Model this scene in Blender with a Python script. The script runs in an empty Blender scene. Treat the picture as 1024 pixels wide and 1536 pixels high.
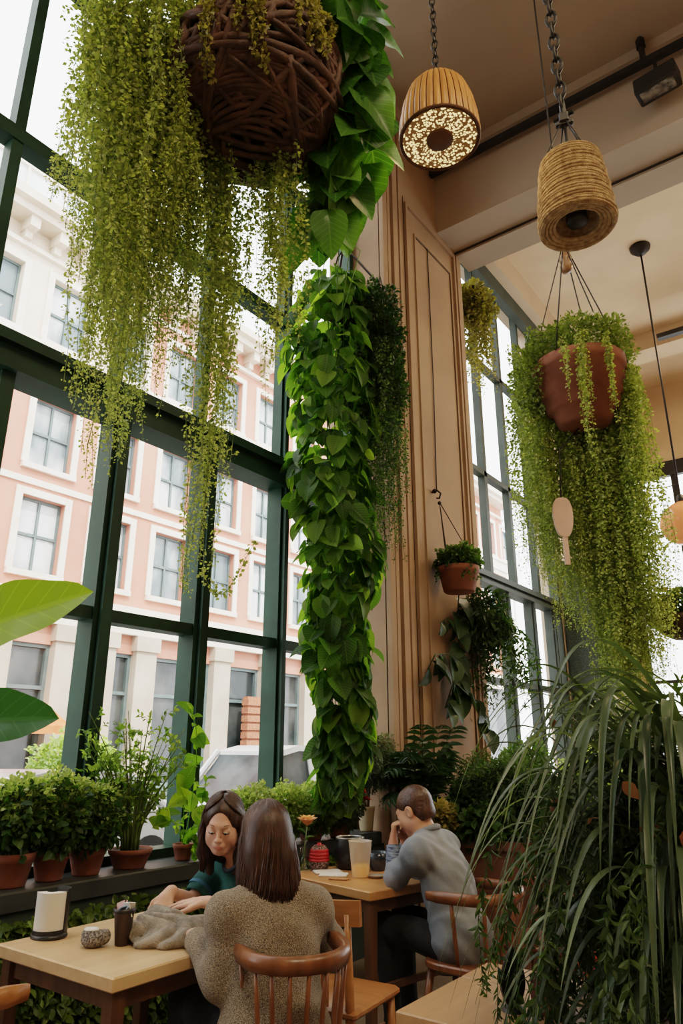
import bpy, math, random
import numpy as np
from mathutils import Vector, Matrix
random.seed(7); RNG = np.random.default_rng(11)
SC = bpy.context.scene
COL = SC.collection
PI = math.pi
def V(*a): return np.array(a, dtype=float)
def nrm(a):
    a = np.asarray(a, float)
    return a / (np.linalg.norm(a, axis=-1, keepdims=True) + 1e-9)

# ------------------------------------------------------------------ materials
def new_mat(name):
    m = bpy.data.materials.new(name); m.use_nodes = True
    nt = m.node_tree
    return m, nt, nt.nodes['Principled BSDF']
def c4(c): return (c[0], c[1], c[2], 1)
def pm(name, c1, c2=None, scale=6, rough=.6, bump=0, bscale=None, metal=0, stretch=(1,1,1), spec=.5, detail=4, emis=None, es=0, lo=.35, hi=.65):
    """two colours mixed by noise in object space, optional bump"""
    m, nt, b = new_mat(name); N = nt.nodes; L = nt.links
    tc = N.new('ShaderNodeTexCoord'); mp = N.new('ShaderNodeMapping'); mp.inputs['Scale'].default_value = stretch
    L.new(tc.outputs['Object'], mp.inputs['Vector'])
    ns = N.new('ShaderNodeTexNoise'); ns.inputs['Scale'].default_value = scale; ns.inputs['Detail'].default_value = detail
    L.new(mp.outputs[0], ns.inputs['Vector'])
    r = N.new('ShaderNodeValToRGB'); r.color_ramp.elements[0].position = lo; r.color_ramp.elements[1].position = hi
    r.color_ramp.elements[0].color = c4(c1); r.color_ramp.elements[1].color = c4(c2 or c1)
    L.new(ns.outputs['Fac'], r.inputs[0]); L.new(r.outputs[0], b.inputs['Base Color'])
    b.inputs['Roughness'].default_value = rough; b.inputs['Metallic'].default_value = metal
    b.inputs['Specular IOR Level'].default_value = spec
    if bump:
        n2 = N.new('ShaderNodeTexNoise'); n2.inputs['Scale'].default_value = bscale or scale*4; n2.inputs['Detail'].default_value = 3
        L.new(mp.outputs[0], n2.inputs['Vector'])
        bp = N.new('ShaderNodeBump'); bp.inputs['Strength'].default_value = bump; bp.inputs['Distance'].default_value = .02
        L.new(n2.outputs['Fac'], bp.inputs['Height']); L.new(bp.outputs[0], b.inputs['Normal'])
    if emis:
        b.inputs['Emission Color'].default_value = c4(emis); b.inputs['Emission Strength'].default_value = es
    return m
def leaf_mat(name, dark, mid, light, trans=.35, rough=.45, veins=0., tc=None):
    m, nt, b = new_mat(name); N = nt.nodes; L = nt.links
    at = N.new('ShaderNodeAttribute'); at.attribute_name = 'leaf'
    sp = N.new('ShaderNodeSeparateColor'); L.new(at.outputs['Color'], sp.inputs[0])
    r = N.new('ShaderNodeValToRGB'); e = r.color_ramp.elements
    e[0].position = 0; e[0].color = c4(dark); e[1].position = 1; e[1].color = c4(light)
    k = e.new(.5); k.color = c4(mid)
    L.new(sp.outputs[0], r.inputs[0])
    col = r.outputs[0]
    if veins:
        # midrib and side veins from the leaf's own coordinates
        a = N.new('ShaderNodeMath'); a.operation = 'MULTIPLY'; a.inputs[1].default_value = .9; L.new(sp.outputs[1], a.inputs[0])
        s = N.new('ShaderNodeMath'); s.operation = 'SUBTRACT'; L.new(sp.outputs[2], s.inputs[0]); L.new(a.outputs[0], s.inputs[1])
        f = N.new('ShaderNodeMath'); f.operation = 'MULTIPLY'; f.inputs[1].default_value = 50; L.new(s.outputs[0], f.inputs[0])
        sn = N.new('ShaderNodeMath'); sn.operation = 'SINE'; L.new(f.outputs[0], sn.inputs[0])
        g = N.new('ShaderNodeMath'); g.operation = 'GREATER_THAN'; g.inputs[1].default_value = .93; L.new(sn.outputs[0], g.inputs[0])
        h = N.new('ShaderNodeMath'); h.operation = 'LESS_THAN'; h.inputs[1].default_value = .018; L.new(sp.outputs[1], h.inputs[0])
        mx = N.new('ShaderNodeMath'); mx.operation = 'MAXIMUM'; L.new(g.outputs[0], mx.inputs[0]); L.new(h.outputs[0], mx.inputs[1])
        ms = N.new('ShaderNodeMath'); ms.operation = 'MULTIPLY'; ms.inputs[1].default_value = veins; L.new(mx.outputs[0], ms.inputs[0])
        mc = N.new('ShaderNodeMix'); mc.data_type = 'RGBA'; mc.inputs[7].default_value = c4([x*1.5+.03 for x in light])
        L.new(ms.outputs[0], mc.inputs[0]); L.new(col, mc.inputs[6]); col = mc.outputs[2]
    L.new(col, b.inputs['Base Color']); b.inputs['Roughness'].default_value = rough; b.inputs['Specular IOR Level'].default_value = .35
    t = N.new('ShaderNodeBsdfTranslucent')
    hs = N.new('ShaderNodeMix'); hs.data_type = 'RGBA'; hs.blend_type = 'MULTIPLY'; hs.inputs[0].default_value = 1
    hs.inputs[7].default_value = c4(tc or (1.8, 1.9, .75)); L.new(col, hs.inputs[6]); L.new(hs.outputs[2], t.inputs['Color'])
    ms = N.new('ShaderNodeMixShader'); ms.inputs[0].default_value = trans
    L.new(b.outputs[0], ms.inputs[1]); L.new(t.outputs[0], ms.inputs[2])
    L.new(ms.outputs[0], N['Material Output'].inputs['Surface'])
    return m
def glass_mat(name, tint=(1,1,1), gloss=.05, rough=0., body=0., bodycol=(.8,.8,.8)):
    m, nt, b = new_mat(name); N = nt.nodes; L = nt.links
    tr = N.new('ShaderNodeBsdfTransparent'); tr.inputs[0].default_value = c4(tint)
    gl = N.new('ShaderNodeBsdfGlossy'); gl.inputs['Roughness'].default_value = rough
    ms = N.new('ShaderNodeMixShader'); ms.inputs[0].default_value = gloss
    L.new(tr.outputs[0], ms.inputs[1]); L.new(gl.outputs[0], ms.inputs[2])
    out = ms.outputs[0]
    if body:
        b.inputs['Base Color'].default_value = c4(bodycol)
        m2 = N.new('ShaderNodeMixShader'); m2.inputs[0].default_value = body
        L.new(out, m2.inputs[1]); L.new(b.outputs[0], m2.inputs[2]); out = m2.outputs[0]
    L.new(out, N['Material Output'].inputs['Surface'])
    return m
def wood_mat(name, c1, c2, axis='X', scale=3, rough=.4):
    st = {'X': (.6,9,9), 'Y': (9,.6,9), 'Z': (9,9,.6)}[axis]
    return pm(name, c1, c2, scale=scale, rough=rough, bump=.06, bscale=scale*3, stretch=st, detail=6, lo=.3, hi=.7)
def knit_mat(name, c1, c2):
    m, nt, b = new_mat(name); N = nt.nodes; L = nt.links
    tc = N.new('ShaderNodeTexCoord')
    v = N.new('ShaderNodeTexVoronoi'); v.inputs['Scale'].default_value = 320
    L.new(tc.outputs['Object'], v.inputs['Vector'])
    n = N.new('ShaderNodeTexNoise'); n.inputs['Scale'].default_value = 300; n.inputs['Detail'].default_value = 3
    L.new(tc.outputs['Object'], n.inputs['Vector'])
    r = N.new('ShaderNodeValToRGB'); r.color_ramp.elements[0].position = .36; r.color_ramp.elements[1].position = .66
    r.color_ramp.elements[0].color = c4(c1); r.color_ramp.elements[1].color = c4(c2)
    L.new(n.outputs['Fac'], r.inputs[0]); L.new(r.outputs[0], b.inputs['Base Color'])
    b.inputs['Roughness'].default_value = .95; b.inputs['Specular IOR Level'].default_value = .1
    b.inputs['Sheen Weight'].default_value = .4
    bp = N.new('ShaderNodeBump'); bp.inputs['Strength'].default_value = .8; bp.inputs['Distance'].default_value = .005; bp.invert = True
    L.new(v.outputs['Distance'], bp.inputs['Height']); L.new(bp.outputs[0], b.inputs['Normal'])
    return m
def skin_mat(name, c, lip, hair=None):
    m, nt, b = new_mat(name); N = nt.nodes; L = nt.links
    at = N.new('ShaderNodeAttribute'); at.attribute_name = 'leaf'
    sp = N.new('ShaderNodeSeparateColor'); L.new(at.outputs['Color'], sp.inputs[0])
    tc = N.new('ShaderNodeTexCoord'); n = N.new('ShaderNodeTexNoise'); n.inputs['Scale'].default_value = 25
    L.new(tc.outputs['Object'], n.inputs['Vector'])
    r = N.new('ShaderNodeValToRGB'); r.color_ramp.elements[0].position = .3; r.color_ramp.elements[1].position = .7
    r.color_ramp.elements[0].color = c4([c[0]*.93, c[1]*.86, c[2]*.84]); r.color_ramp.elements[1].color = c4(c)
    L.new(n.outputs['Fac'], r.inputs[0])
    mx = N.new('ShaderNodeMix'); mx.data_type = 'RGBA'; mx.inputs[7].default_value = c4(lip)
    L.new(sp.outputs[0], mx.inputs[0]); L.new(r.outputs[0], mx.inputs[6])
    m2 = N.new('ShaderNodeMix'); m2.data_type = 'RGBA'; m2.inputs[7].default_value = c4(hair or lip)
    L.new(sp.outputs[1], m2.inputs[0]); L.new(mx.outputs[2], m2.inputs[6])
    L.new(m2.outputs[2], b.inputs['Base Color'])
    b.inputs['Roughness'].default_value = .5
    b.inputs['Subsurface Weight'].default_value = .12; b.inputs['Subsurface Radius'].default_value = (.012, .005, .003)
    b.inputs['Subsurface Scale'].default_value = .6
    return m
def hair_mat(name, c1, c2):
    m = pm(name, c1, c2, scale=14, rough=.38, bump=.15, bscale=60, stretch=(6,6,.5), spec=.5)
    return m

# ------------------------------------------------------------------ objects
def thing(name, label, cat, loc=(0,0,0), group=None, rz=0):
    o = bpy.data.objects.new(name, None); COL.objects.link(o)
    o.empty_display_size = .1
    o.location = loc; o.rotation_euler = (0,0,rz)
    return tag(o, label, cat, group)
def tag(o, label=None, cat=None, group=None, kind=None):
    if label: o['label'] = label
    if cat: o['category'] = cat
    if group: o['group'] = group
    if kind: o['kind'] = kind
    return o
def origin_of(p):
    l = Vector((0,0,0))
    while p is not None:
        l += p.location; p = p.parent
    return np.array(l)
def dup(root, loc, rz=0, label=None, scale=None):
    r = root.copy(); COL.objects.link(r); r.location = loc; r.rotation_euler = (0,0,rz)
    if scale: r.scale = (scale,)*3
    if label: r['label'] = label
    for ch in list(root.children):
        c = ch.copy(); COL.objects.link(c); c.parent = r
        for g in list(ch.children):
            d = g.copy(); COL.objects.link(d); d.parent = c
    return r
def mesh_obj(name, verts, faces, mat, parent=None, smooth=True, world=True, attr=None, loc=None):
    """verts (N,3); faces list of lists, or dict {k: array(M,k)}"""
    verts = np.asarray(verts, float).reshape(-1,3)
    off = V(0,0,0)
    if world: off = origin_of(parent) if parent is not None else (V(*loc) if loc is not None else V(0,0,0))
    me = bpy.data.meshes.new(name)
    if isinstance(faces, dict):
        arrs = [(k, np.asarray(a, np.int32).reshape(-1,k)) for k, a in faces.items() if len(a)]
        nl = sum(a.size for k, a in arrs); nf = sum(len(a) for k, a in arrs)
        me.vertices.add(len(verts)); me.loops.add(nl); me.polygons.add(nf)
        me.vertices.foreach_set('co', (verts-off).astype(np.float32).ravel())
        me.loops.foreach_set('vertex_index', np.concatenate([a.ravel() for k, a in arrs]))
        st = []; p = 0
        for k, a in arrs:
            st.append(p + np.arange(len(a))*k); p += a.size
        me.polygons.foreach_set('loop_start', np.concatenate(st).astype(np.int32))
        me.update(calc_edges=True)
    else:
        me.from_pydata([tuple(v) for v in verts-off], [], faces); me.update()
    if smooth: me.polygons.foreach_set('use_smooth', np.ones(len(me.polygons), bool))
    if attr is not None:
        a = me.attributes.new('leaf', 'FLOAT_COLOR', 'POINT')
        a.data.foreach_set('color', np.asarray(attr, np.float32).ravel())
    me.materials.append(mat)
    o = bpy.data.objects.new(name, me); COL.objects.link(o)
    if parent is not None: o.parent = parent
    elif loc is not None: o.location = loc
    return o
def rotz(a): return np.array([[math.cos(a),-math.sin(a),0],[math.sin(a),math.cos(a),0],[0,0,1]])
def frame(d):
    d = nrm(d); h = V(0,0,1) if abs(d[2]) < .9 else V(1,0,0)
    a = nrm(np.cross(h, d)); return a, np.cross(d, a), d
class MB:
    def __init__(s): s.v = []; s.f = []
    def add(s, vs, fs):
        o = len(s.v); s.v += [tuple(x) for x in vs]; s.f += [[o+i for i in f] for f in fs]; return s
    def box(s, c, size, rz=0, M=None):
        x, y, z = [q/2 for q in size]
        p = np.array([(-x,-y,-z),(x,-y,-z),(x,y,-z),(-x,y,-z),(-x,-y,z),(x,-y,z),(x,y,z),(-x,y,z)])
        R = M if M is not None else rotz(rz)
        return s.add(p @ np.asarray(R).T + V(*c), [[3,2,1,0],[4,5,6,7],[0,1,5,4],[1,2,6,5],[2,3,7,6],[3,0,4,7]])
    def bx(s, x0, x1, y0, y1, z0, z1): return s.box(((x0+x1)/2,(y0+y1)/2,(z0+z1)/2), (x1-x0,y1-y0,z1-z0))
    def bbox(s, c, size, b=.01, rz=0):
        """box with chamfered edges"""
        x, y, z = [q/2 for q in size]; vs = []; R = rotz(rz)
        for zz, ins in ((-z,b),(-z+b,0),(z-b,0),(z,b)):
            X, Y = x-ins, y-ins
            q = b*.7
            vs += [(-X+q,-Y,zz),(X-q,-Y,zz),(X,-Y+q,zz),(X,Y-q,zz),(X-q,Y,zz),(-X+q,Y,zz),(-X,Y-q,zz),(-X,-Y+q,zz)]
        fs = [list(range(7,-1,-1)), list(range(24,32))]
        for k in range(3):
            for i in range(8): fs.append([k*8+i, k*8+(i+1)%8, (k+1)*8+(i+1)%8, (k+1)*8+i])
        return s.add(np.array(vs) @ R.T + V(*c), fs)
    def tube(s, pts, r, n=8, cap=True, flat=None):
        pts = np.asarray(pts, float); m = len(pts); rs = np.broadcast_to(np.asarray(r, float), (m,))
        t = np.gradient(pts, axis=0); t = nrm(t); vs = []
        a, b, _ = frame(t[0])
        for i in range(m):
            a = a - t[i]*np.dot(a, t[i]); a = nrm(a); b = np.cross(t[i], a)
            for k in range(n):
                an = 2*PI*k/n
                vs.append(pts[i] + rs[i]*(a*math.cos(an) + b*math.sin(an)*(flat or 1)))
        fs = [[i*n+k, i*n+(k+1)%n, (i+1)*n+(k+1)%n, (i+1)*n+k] for i in range(m-1) for k in range(n)]
        if cap: fs += [list(range(n-1,-1,-1)), [(m-1)*n+k for k in range(n)]]
        return s.add(vs, fs)
    def cyl(s, p0, p1, r0, r1=None, n=12): return s.tube([p0, p1], [r0, r0 if r1 is None else r1], n)
    def lathe(s, prof, c=(0,0,0), n=32, sx=1, sy=1):
        m = len(prof); c = V(*c)
        vs = [c + V(r*math.cos(2*PI*k/n)*sx, r*math.sin(2*PI*k/n)*sy, z) for r, z in prof for k in range(n)]
        fs = [[i*n+k, i*n+(k+1)%n, (i+1)*n+(k+1)%n, (i+1)*n+k] for i in range(m-1) for k in range(n)]
        return s.add(vs, fs)
    def prism(s, poly, z0, z1, M=None, c=(0,0,0)):
        n = len(poly); vs = np.array([(x,y,z0) for x,y in poly] + [(x,y,z1) for x,y in poly], float)
        if M is not None: vs = vs @ np.asarray(M).T
        return s.add(vs + V(*c), [list(range(n-1,-1,-1)), list(range(n,2*n))] + [[i,(i+1)%n,n+(i+1)%n,n+i] for i in range(n)])
    def ell(s, c, r, n=14, m=9, M=None):
        c = V(*c); vs = []; r = V(*([r]*3 if np.isscalar(r) else r))
        for i in range(m+1):
            ph = PI*i/m
            for k in range(n):
                p = V(math.sin(ph)*math.cos(2*PI*k/n), math.sin(ph)*math.sin(2*PI*k/n), -math.cos(ph))*r
                vs.append(c + (p if M is None else np.asarray(M) @ p))
        return s.add(vs, [[i*n+k, i*n+(k+1)%n, (i+1)*n+(k+1)%n, (i+1)*n+k] for i in range(m) for k in range(n)])
    def build(s, name, mat, parent=None, smooth=False, world=True, loc=None, ang=None):
        o = mesh_obj(name, s.v, s.f, mat, parent, smooth, world, loc=loc)
        if ang:  # smooth shading with sharp edges kept
            me = o.data
            me.polygons.foreach_set('use_smooth', np.ones(len(me.polygons), bool))
            try: me.set_sharp_from_angle(angle=math.radians(ang))
            except Exception: pass
        return o
def struct(name, mb, mat, parent=None, **k):
    o = mb.build(name, mat, parent, **k)
    if parent is None: o['kind'] = 'structure'
    return o

# ------------------------------------------------------------------ leaves
def T_grid(width, nl=7, nw=2, fold=.12, droop=.25, wave=0., notch=0.):
    """leaf of length 1 along +y; width(t) = half width; returns verts, faces, uv"""
    vs = []; uv = []; fs = []; w = 2*nw+1
    for i in range(nl+1):
        t = i/nl
        for j in range(-nw, nw+1):
            s = j/nw; hw = width(t)
            y = t - notch*abs(s)*(1-t)**3
            x = hw*s
            z = fold*abs(x)*2 - droop*t*t + wave*math.sin(t*14)*abs(s)*hw
            vs.append((x, y, z)); uv.append((abs(x), t))
    for i in range(nl):
        for j in range(w-1):
            a = i*w+j; fs.append((a, a+1, a+w+1, a+w))
    return np.array(vs), np.array(fs), np.array(uv)
LT = {
 'tiny': (np.array([(0,0,0),(.34,.5,.1),(0,1,0),(-.34,.5,.1)],float), np.array([(0,1,2,3)]), np.array([(0,0),(.3,.5),(0,1),(.3,.5)])),
 'oval': T_grid(lambda t: .33*math.sin(PI*min(1,t*.98+.01))**.8, 4, 1, .25, .2),
 'lance': T_grid(lambda t: .17*math.sin(PI*min(1,t*.98+.01))**.8, 4, 1, .3, .3),
 'heart': T_grid(lambda t: .46*(math.sin(PI*t**.62)**.75 if 0 < t < 1 else 0)+.004, 6, 2, .16, .22, 0, .16),
 'big': T_grid(lambda t: .44*(math.sin(PI*t**.6)**.75 if 0 < t < 1 else 0)+.004, 10, 3, .16, .3, .05, .2),
 'broad': T_grid(lambda t: .25*(math.sin(PI*min(.9999,t**.85*.97+.03))**.62), 14, 4, .1, .12, .08),
}
class Leaves:
    def __init__(s): s.P=[]; s.F={3:[],4:[]}; s.A=[]; s.n=0; s.extra=MB()
    def add(s, kind, P, T, N, S, shade=None):
        tv, tf, uv = LT[kind]; P = np.asarray(P,float).reshape(-1,3); m = len(P)
        if m == 0: return
        T = nrm(np.broadcast_to(T,(m,3))); N = np.broadcast_to(N,(m,3))
        N = nrm(N - T*(N*T).sum(1,keepdims=True) + 1e-6); B = np.cross(T, N)
        S = np.broadcast_to(S,(m,))[:,None,None]
        W = P[:,None,:] + S*(tv[None,:,0:1]*B[:,None] + tv[None,:,1:2]*T[:,None] + tv[None,:,2:3]*N[:,None])
        k = len(tv); f = tf[None] + (np.arange(m)*k)[:,None,None] + s.n
        s.F[tf.shape[1]].append(f.reshape(-1, tf.shape[1]))
        sh = RNG.random(m) if shade is None else np.broadcast_to(shade,(m,))
        a = np.zeros((m,k,4)); a[:,:,0] = sh[:,None]; a[:,:,1] = uv[None,:,0]; a[:,:,2] = uv[None,:,1]; a[:,:,3] = 1
        s.P.append(W.reshape(-1,3)); s.A.append(a.reshape(-1,4)); s.n += m*k
    def ribbon(s, pts, width, shade=.5, up=V(0,0,1), fold=.3):
        """strap leaf along a polyline, tapering to its tip"""
        pts = np.asarray(pts,float); m = len(pts); t = nrm(np.gradient(pts,axis=0))
        b = nrm(np.cross(t, up)+1e-6); n = np.cross(b, t)
        q = np.linspace(0,1,m); w = width*np.minimum(1, (q*5+.35))*np.clip((1-q)*2.6,0,1)**.8+.0004
        Lf = pts - b*w[:,None] + n*(w*fold)[:,None]; Rt = pts + b*w[:,None] + n*(w*fold)[:,None]
        vs = np.stack([Lf, pts, Rt],1).reshape(-1,3)
        f = [(i*3+j, i*3+j+1, i*3+j+4, i*3+j+3) for i in range(m-1) for j in range(2)]
        s.F[4].append(np.array(f)+s.n)
        a = np.zeros((m,3,4)); a[:,:,0]=shade; a[:,:,2]=q[:,None]; a[:,(0,2),1]=width; a[:,:,3]=1
        s.P.append(vs); s.A.append(a.reshape(-1,4)); s.n += len(vs)
    def stem(s, pts, r, n=3, shade=.3):
        mb = MB(); mb.tube(pts, r, n, cap=False)
        s.P.append(np.array(mb.v)); s.F[4].append(np.array(mb.f)+s.n)
        a = np.zeros((len(mb.v),4)); a[:,0]=shade; a[:,1]=.1; a[:,3]=1; s.A.append(a); s.n += len(mb.v)
    def build(s, name, mat, parent=None, loc=None):
        F = {k: (np.concatenate(v) if v else np.zeros((0,k),int)) for k, v in s.F.items()}
        return mesh_obj(name, np.concatenate(s.P), F, mat, parent, True, True, np.concatenate(s.A), loc=loc)
def rdir(n):
    return nrm(RNG.normal(size=(n,3)))
def bush(L, c, r, n, size, kind='oval', up=.4, fill=.55, shade=None, droop=0., zmin=None):
    """leaves through an ellipsoid, thicker towards its skin, lighter on top"""
    d = rdir(n); rad = fill + (1-fill)*RNG.random(n)**.5
    lump = 1 + .16*np.sin(d[:,0]*5+c[0]*9)*np.sin(d[:,1]*6+c[1]*7) + .1*np.sin(d[:,2]*7+d[:,0]*4)
    P = V(*c) + d*(rad*lump)[:,None]*V(*r)
    T = nrm(d + .9*RNG.normal(size=(n,3))*.7 + V(0,0,-droop)); N = nrm(V(0,0,1)*up*2 + RNG.normal(size=(n,3))*.6 + d*.4)
    sh = np.clip(.45 + .35*d[:,2] + .18*RNG.normal(size=n) + .25*(rad-.8), 0, 1) if shade is None else np.resize(shade, n)  # top and outer leaves coloured lighter, imitating light falling from above
    if zmin is not None:
        k = P[:,2] > zmin; P, T, N, sh = P[k], T[k], N[k], sh[k]
    L.add(kind, P, T, N, size*(.65+.7*RNG.random(len(P))), sh)
def strand(L, p0, length, size, sp, sway=.03, kind='tiny', shade=.5, stem=.0012, spread=.6, out=None, rad=.0, taper=True):
    """one hanging string of small leaves"""
    m = max(4, int(length/.12)); z = np.linspace(0,1,m); ph = RNG.random(4)*6.28
    x = sway*(np.sin(z*length*3.1+ph[0])-math.sin(ph[0])) + sway*.5*(np.sin(z*length*7+ph[1])-math.sin(ph[1])); y = sway*(np.sin(z*length*2.7+ph[2])-math.sin(ph[2])) + sway*.5*(np.sin(z*length*8+ph[3])-math.sin(ph[3]))
    pts = np.stack([p0[0]+x, p0[1]+y, p0[2]-z*length],1)
    if out is not None:
        o = V(*out); pts = pts + np.outer(1-np.exp(-z*length*9), o)
    L.stem(pts, stem, 3, shade*.6)
    n = max(3, int(length/sp)); q = np.sort(RNG.random(n)); P = np.stack([np.interp(q, z, pts[:,i]) for i in range(3)],1)
    th = RNG.random(n)*6.28; d = np.stack([np.cos(th), np.sin(th), -spread+.8*RNG.normal(size=n)*.6],1)
    if rad: P = P + nrm(d)*(rad*RNG.random(n))[:,None]
    s = size*(.7+.6*RNG.random(n)); s = s*(1-.45*q**3) if taper else s
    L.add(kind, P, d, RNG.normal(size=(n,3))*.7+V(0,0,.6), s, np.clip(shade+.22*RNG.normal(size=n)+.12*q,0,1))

# ------------------------------------------------------------------ soft solid modelling (signed distance grid -> one closed surface)
class SDF:
    def __init__(s, lo, hi, h):
        s.h = h; s.lo = V(*lo); n = np.ceil((V(*hi)-s.lo)/h).astype(int)+1
        s.n = n; s.D = np.full(n, .2, np.float32); s.mask = []
    def _win(s, lo, hi, pad):
        a = np.clip(np.floor((lo-pad-s.lo)/s.h).astype(int), 0, s.n-1); b = np.clip(np.ceil((hi+pad-s.lo)/s.h).astype(int)+1, 1, s.n)
        if np.any(b <= a): return None
        sl = tuple(slice(a[i], b[i]) for i in range(3))
        g = [s.lo[i] + s.h*np.arange(a[i], b[i], dtype=np.float32) for i in range(3)]
        return sl, np.meshgrid(*[q.astype(np.float32) for q in g], indexing='ij')
    def _op(s, sl, d, k, sub=False):
        A = s.D[sl]; d = d.astype(np.float32)
        if sub: # smooth subtraction
            hh = np.clip(.5-.5*(A+d)/k, 0, 1); s.D[sl] = A*(1-hh) - d*hh + k*hh*(1-hh)
        else:
            hh = np.clip(.5+.5*(A-d)/k, 0, 1); s.D[sl] = A*(1-hh) + d*hh - k*hh*(1-hh)
    def cap(s, a, b, ra, rb=None, k=.02, sub=False, flat=None):
        a = V(*a); b = V(*b); rb = ra if rb is None else rb; R = max(ra, rb)
        w = s._win(np.minimum(a,b)-R, np.maximum(a,b)+R, k+2*s.h+.02)
        if w is None: return s
        sl, G = w; ba = b-a; l2 = (ba**2).sum()+1e-12
        t = np.clip(sum((G[i]-a[i])*ba[i] for i in range(3))/l2, 0, 1)
        q = [G[i]-a[i]-t*ba[i] for i in range(3)]
        if flat is not None:   # squash along a direction: (unit vector, factor)
            u, f = nrm(flat[0]), flat[1]; e = sum(q[i]*u[i] for i in range(3))*(1/f-1); q = [q[i]+e*u[i] for i in range(3)]
        s._op(sl, np.sqrt(sum(x*x for x in q)) - (ra+(rb-ra)*t), k, sub); return s
    def ell(s, c, r, M=None, k=.02, sub=False):
        """M rows = local axes"""
        c = V(*c); r = V(*r); R = r.max()
        w = s._win(c-R, c+R, k+2*s.h+.02)
        if w is None: return s
        sl, G = w; M = np.eye(3) if M is None else np.asarray(M)
        q = [sum((G[i]-c[i])*M[j][i] for i in range(3)) for j in range(3)]
        k0 = np.sqrt(sum((q[j]/r[j])**2 for j in range(3)))+1e-6; k1 = np.sqrt(sum((q[j]/r[j]**2)**2 for j in range(3)))+1e-6
        s._op(sl, k0*(k0-1)/k1, k, sub); return s
    def chain(s, pts, rs, k=.02, **kw):
        for i in range(len(pts)-1): s.cap(pts[i], pts[i+1], rs[i], rs[i+1], k, **kw)
        return s
    def plane(s, p, n):
        """cut away everything on the +n side"""
        n = nrm(n); g = [s.lo[i]+s.h*np.arange(s.n[i]) for i in range(3)]
        d = (g[0]-p[0])[:,None,None]*n[0] + (g[1]-p[1])[None,:,None]*n[1] + (g[2]-p[2])[None,None,:]*n[2]
        s.D = np.maximum(s.D, d.astype(np.float32)); return s
    def coords(s):
        return np.meshgrid(*[(s.lo[i]+s.h*np.arange(s.n[i])).astype(np.float32) for i in range(3)], indexing='ij')
    def mesh(s):
        D = s.D.copy()
        for ax in range(3):
            i = [slice(None)]*3; i[ax] = 0; D[tuple(i)] = .1; i[ax] = -1; D[tuple(i)] = .1
        ins = D < 0
        c = np.zeros(np.array(D.shape)-1, np.uint8)
        offs = [(i,j,k) for i in (0,1) for j in (0,1) for k in (0,1)]
        sub = lambda A,o: A[o[0]:A.shape[0]-1+o[0], o[1]:A.shape[1]-1+o[1], o[2]:A.shape[2]-1+o[2]]
        for o in offs: c += sub(ins, o)
        act = (c > 0) & (c < 8); I = np.argwhere(act); idx = np.full(act.shape, -1, np.int64); idx[act] = np.arange(len(I))
        acc = np.zeros((len(I),3)); cnt = np.zeros(len(I))
        for a in offs:
            for ax in range(3):
                if a[ax]: continue
                b = list(a); b[ax] = 1
                da = D[I[:,0]+a[0], I[:,1]+a[1], I[:,2]+a[2]]; db = D[I[:,0]+b[0], I[:,1]+b[1], I[:,2]+b[2]]
                x = (da < 0) != (db < 0); t = np.where(x, da/np.where(x, da-db, 1), 0)
                p = np.tile(np.array(a,float),(len(I),1)); p[:,ax] = t
                acc[x] += p[x]; cnt[x] += 1
        P = s.lo + s.h*(I + acc/cnt[:,None])
        Q = []
        for ax in range(3):
            u, v = (ax+1)%3, (ax+2)%3
            sl0 = [slice(1,-1)]*3; sl0[ax] = slice(0,-1); sl1 = [slice(1,-1)]*3; sl1[ax] = slice(1,None)
            A = ins[tuple(sl0)]; B = ins[tuple(sl1)]
            for flip, X in ((0, A & ~B), (1, ~A & B)):
                e = np.argwhere(X); off = np.array([1,1,1]); off[ax] = 0; e = e+off
                def at(du, dv):
                    q = e.copy(); q[:,u] += du; q[:,v] += dv; return idx[q[:,0],q[:,1],q[:,2]]
                f = np.stack([at(-1,-1), at(0,-1), at(0,0), at(-1,0)],1)
                Q.append(f[:,::-1] if flip else f)
        return P, np.concatenate(Q)
    def build(s, name, mat, parent=None, attr=None, loc=None, relax=2):
        P, Q = s.mesh()
        for _ in range(relax):
            A = np.zeros_like(P); c = np.zeros(len(P))
            for i in range(4):
                a, b = Q[:,i], Q[:,(i+1)%4]
                np.add.at(A, a, P[b]); np.add.at(c, a, 1); np.add.at(A, b, P[a]); np.add.at(c, b, 1)
            P = P*.5 + .5*A/np.maximum(c,1)[:,None]
        at = attr(P) if attr else None
        return mesh_obj(name, P, {4: Q}, mat, parent, True, True, at, loc=loc)
# ================================================================== camera, light, render look
cam = bpy.data.cameras.new('camera'); cam.sensor_fit = 'VERTICAL'; cam.sensor_height = 36; cam.lens = 1056/1536*36
cam.clip_end = 300
co = bpy.data.objects.new('camera', cam); COL.objects.link(co); SC.camera = co
co.location = (0,0,1.45); co.rotation_euler = (math.radians(90+18.43), 0, math.radians(36.6))
SC.view_settings.view_transform = 'Filmic'
SC.view_settings.look = 'Medium High Contrast'
SC.view_settings.exposure = .28
SC.cycles.use_denoising = True
SC.cycles.max_bounces = 8; SC.cycles.diffuse_bounces = 4; SC.cycles.glossy_bounces = 3; SC.cycles.transparent_max_bounces = 12
SC.cycles.transmission_bounces = 4
SC.cycles.sample_clamp_indirect = 6
SC.cycles.caustics_reflective = False; SC.cycles.caustics_refractive = False

w = bpy.data.worlds.new('sky'); SC.world = w; w.use_nodes = True
bg = w.node_tree.nodes['Background']; bg.inputs[0].default_value = (.97, .98, 1, 1); bg.inputs[1].default_value = 4.2

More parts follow.
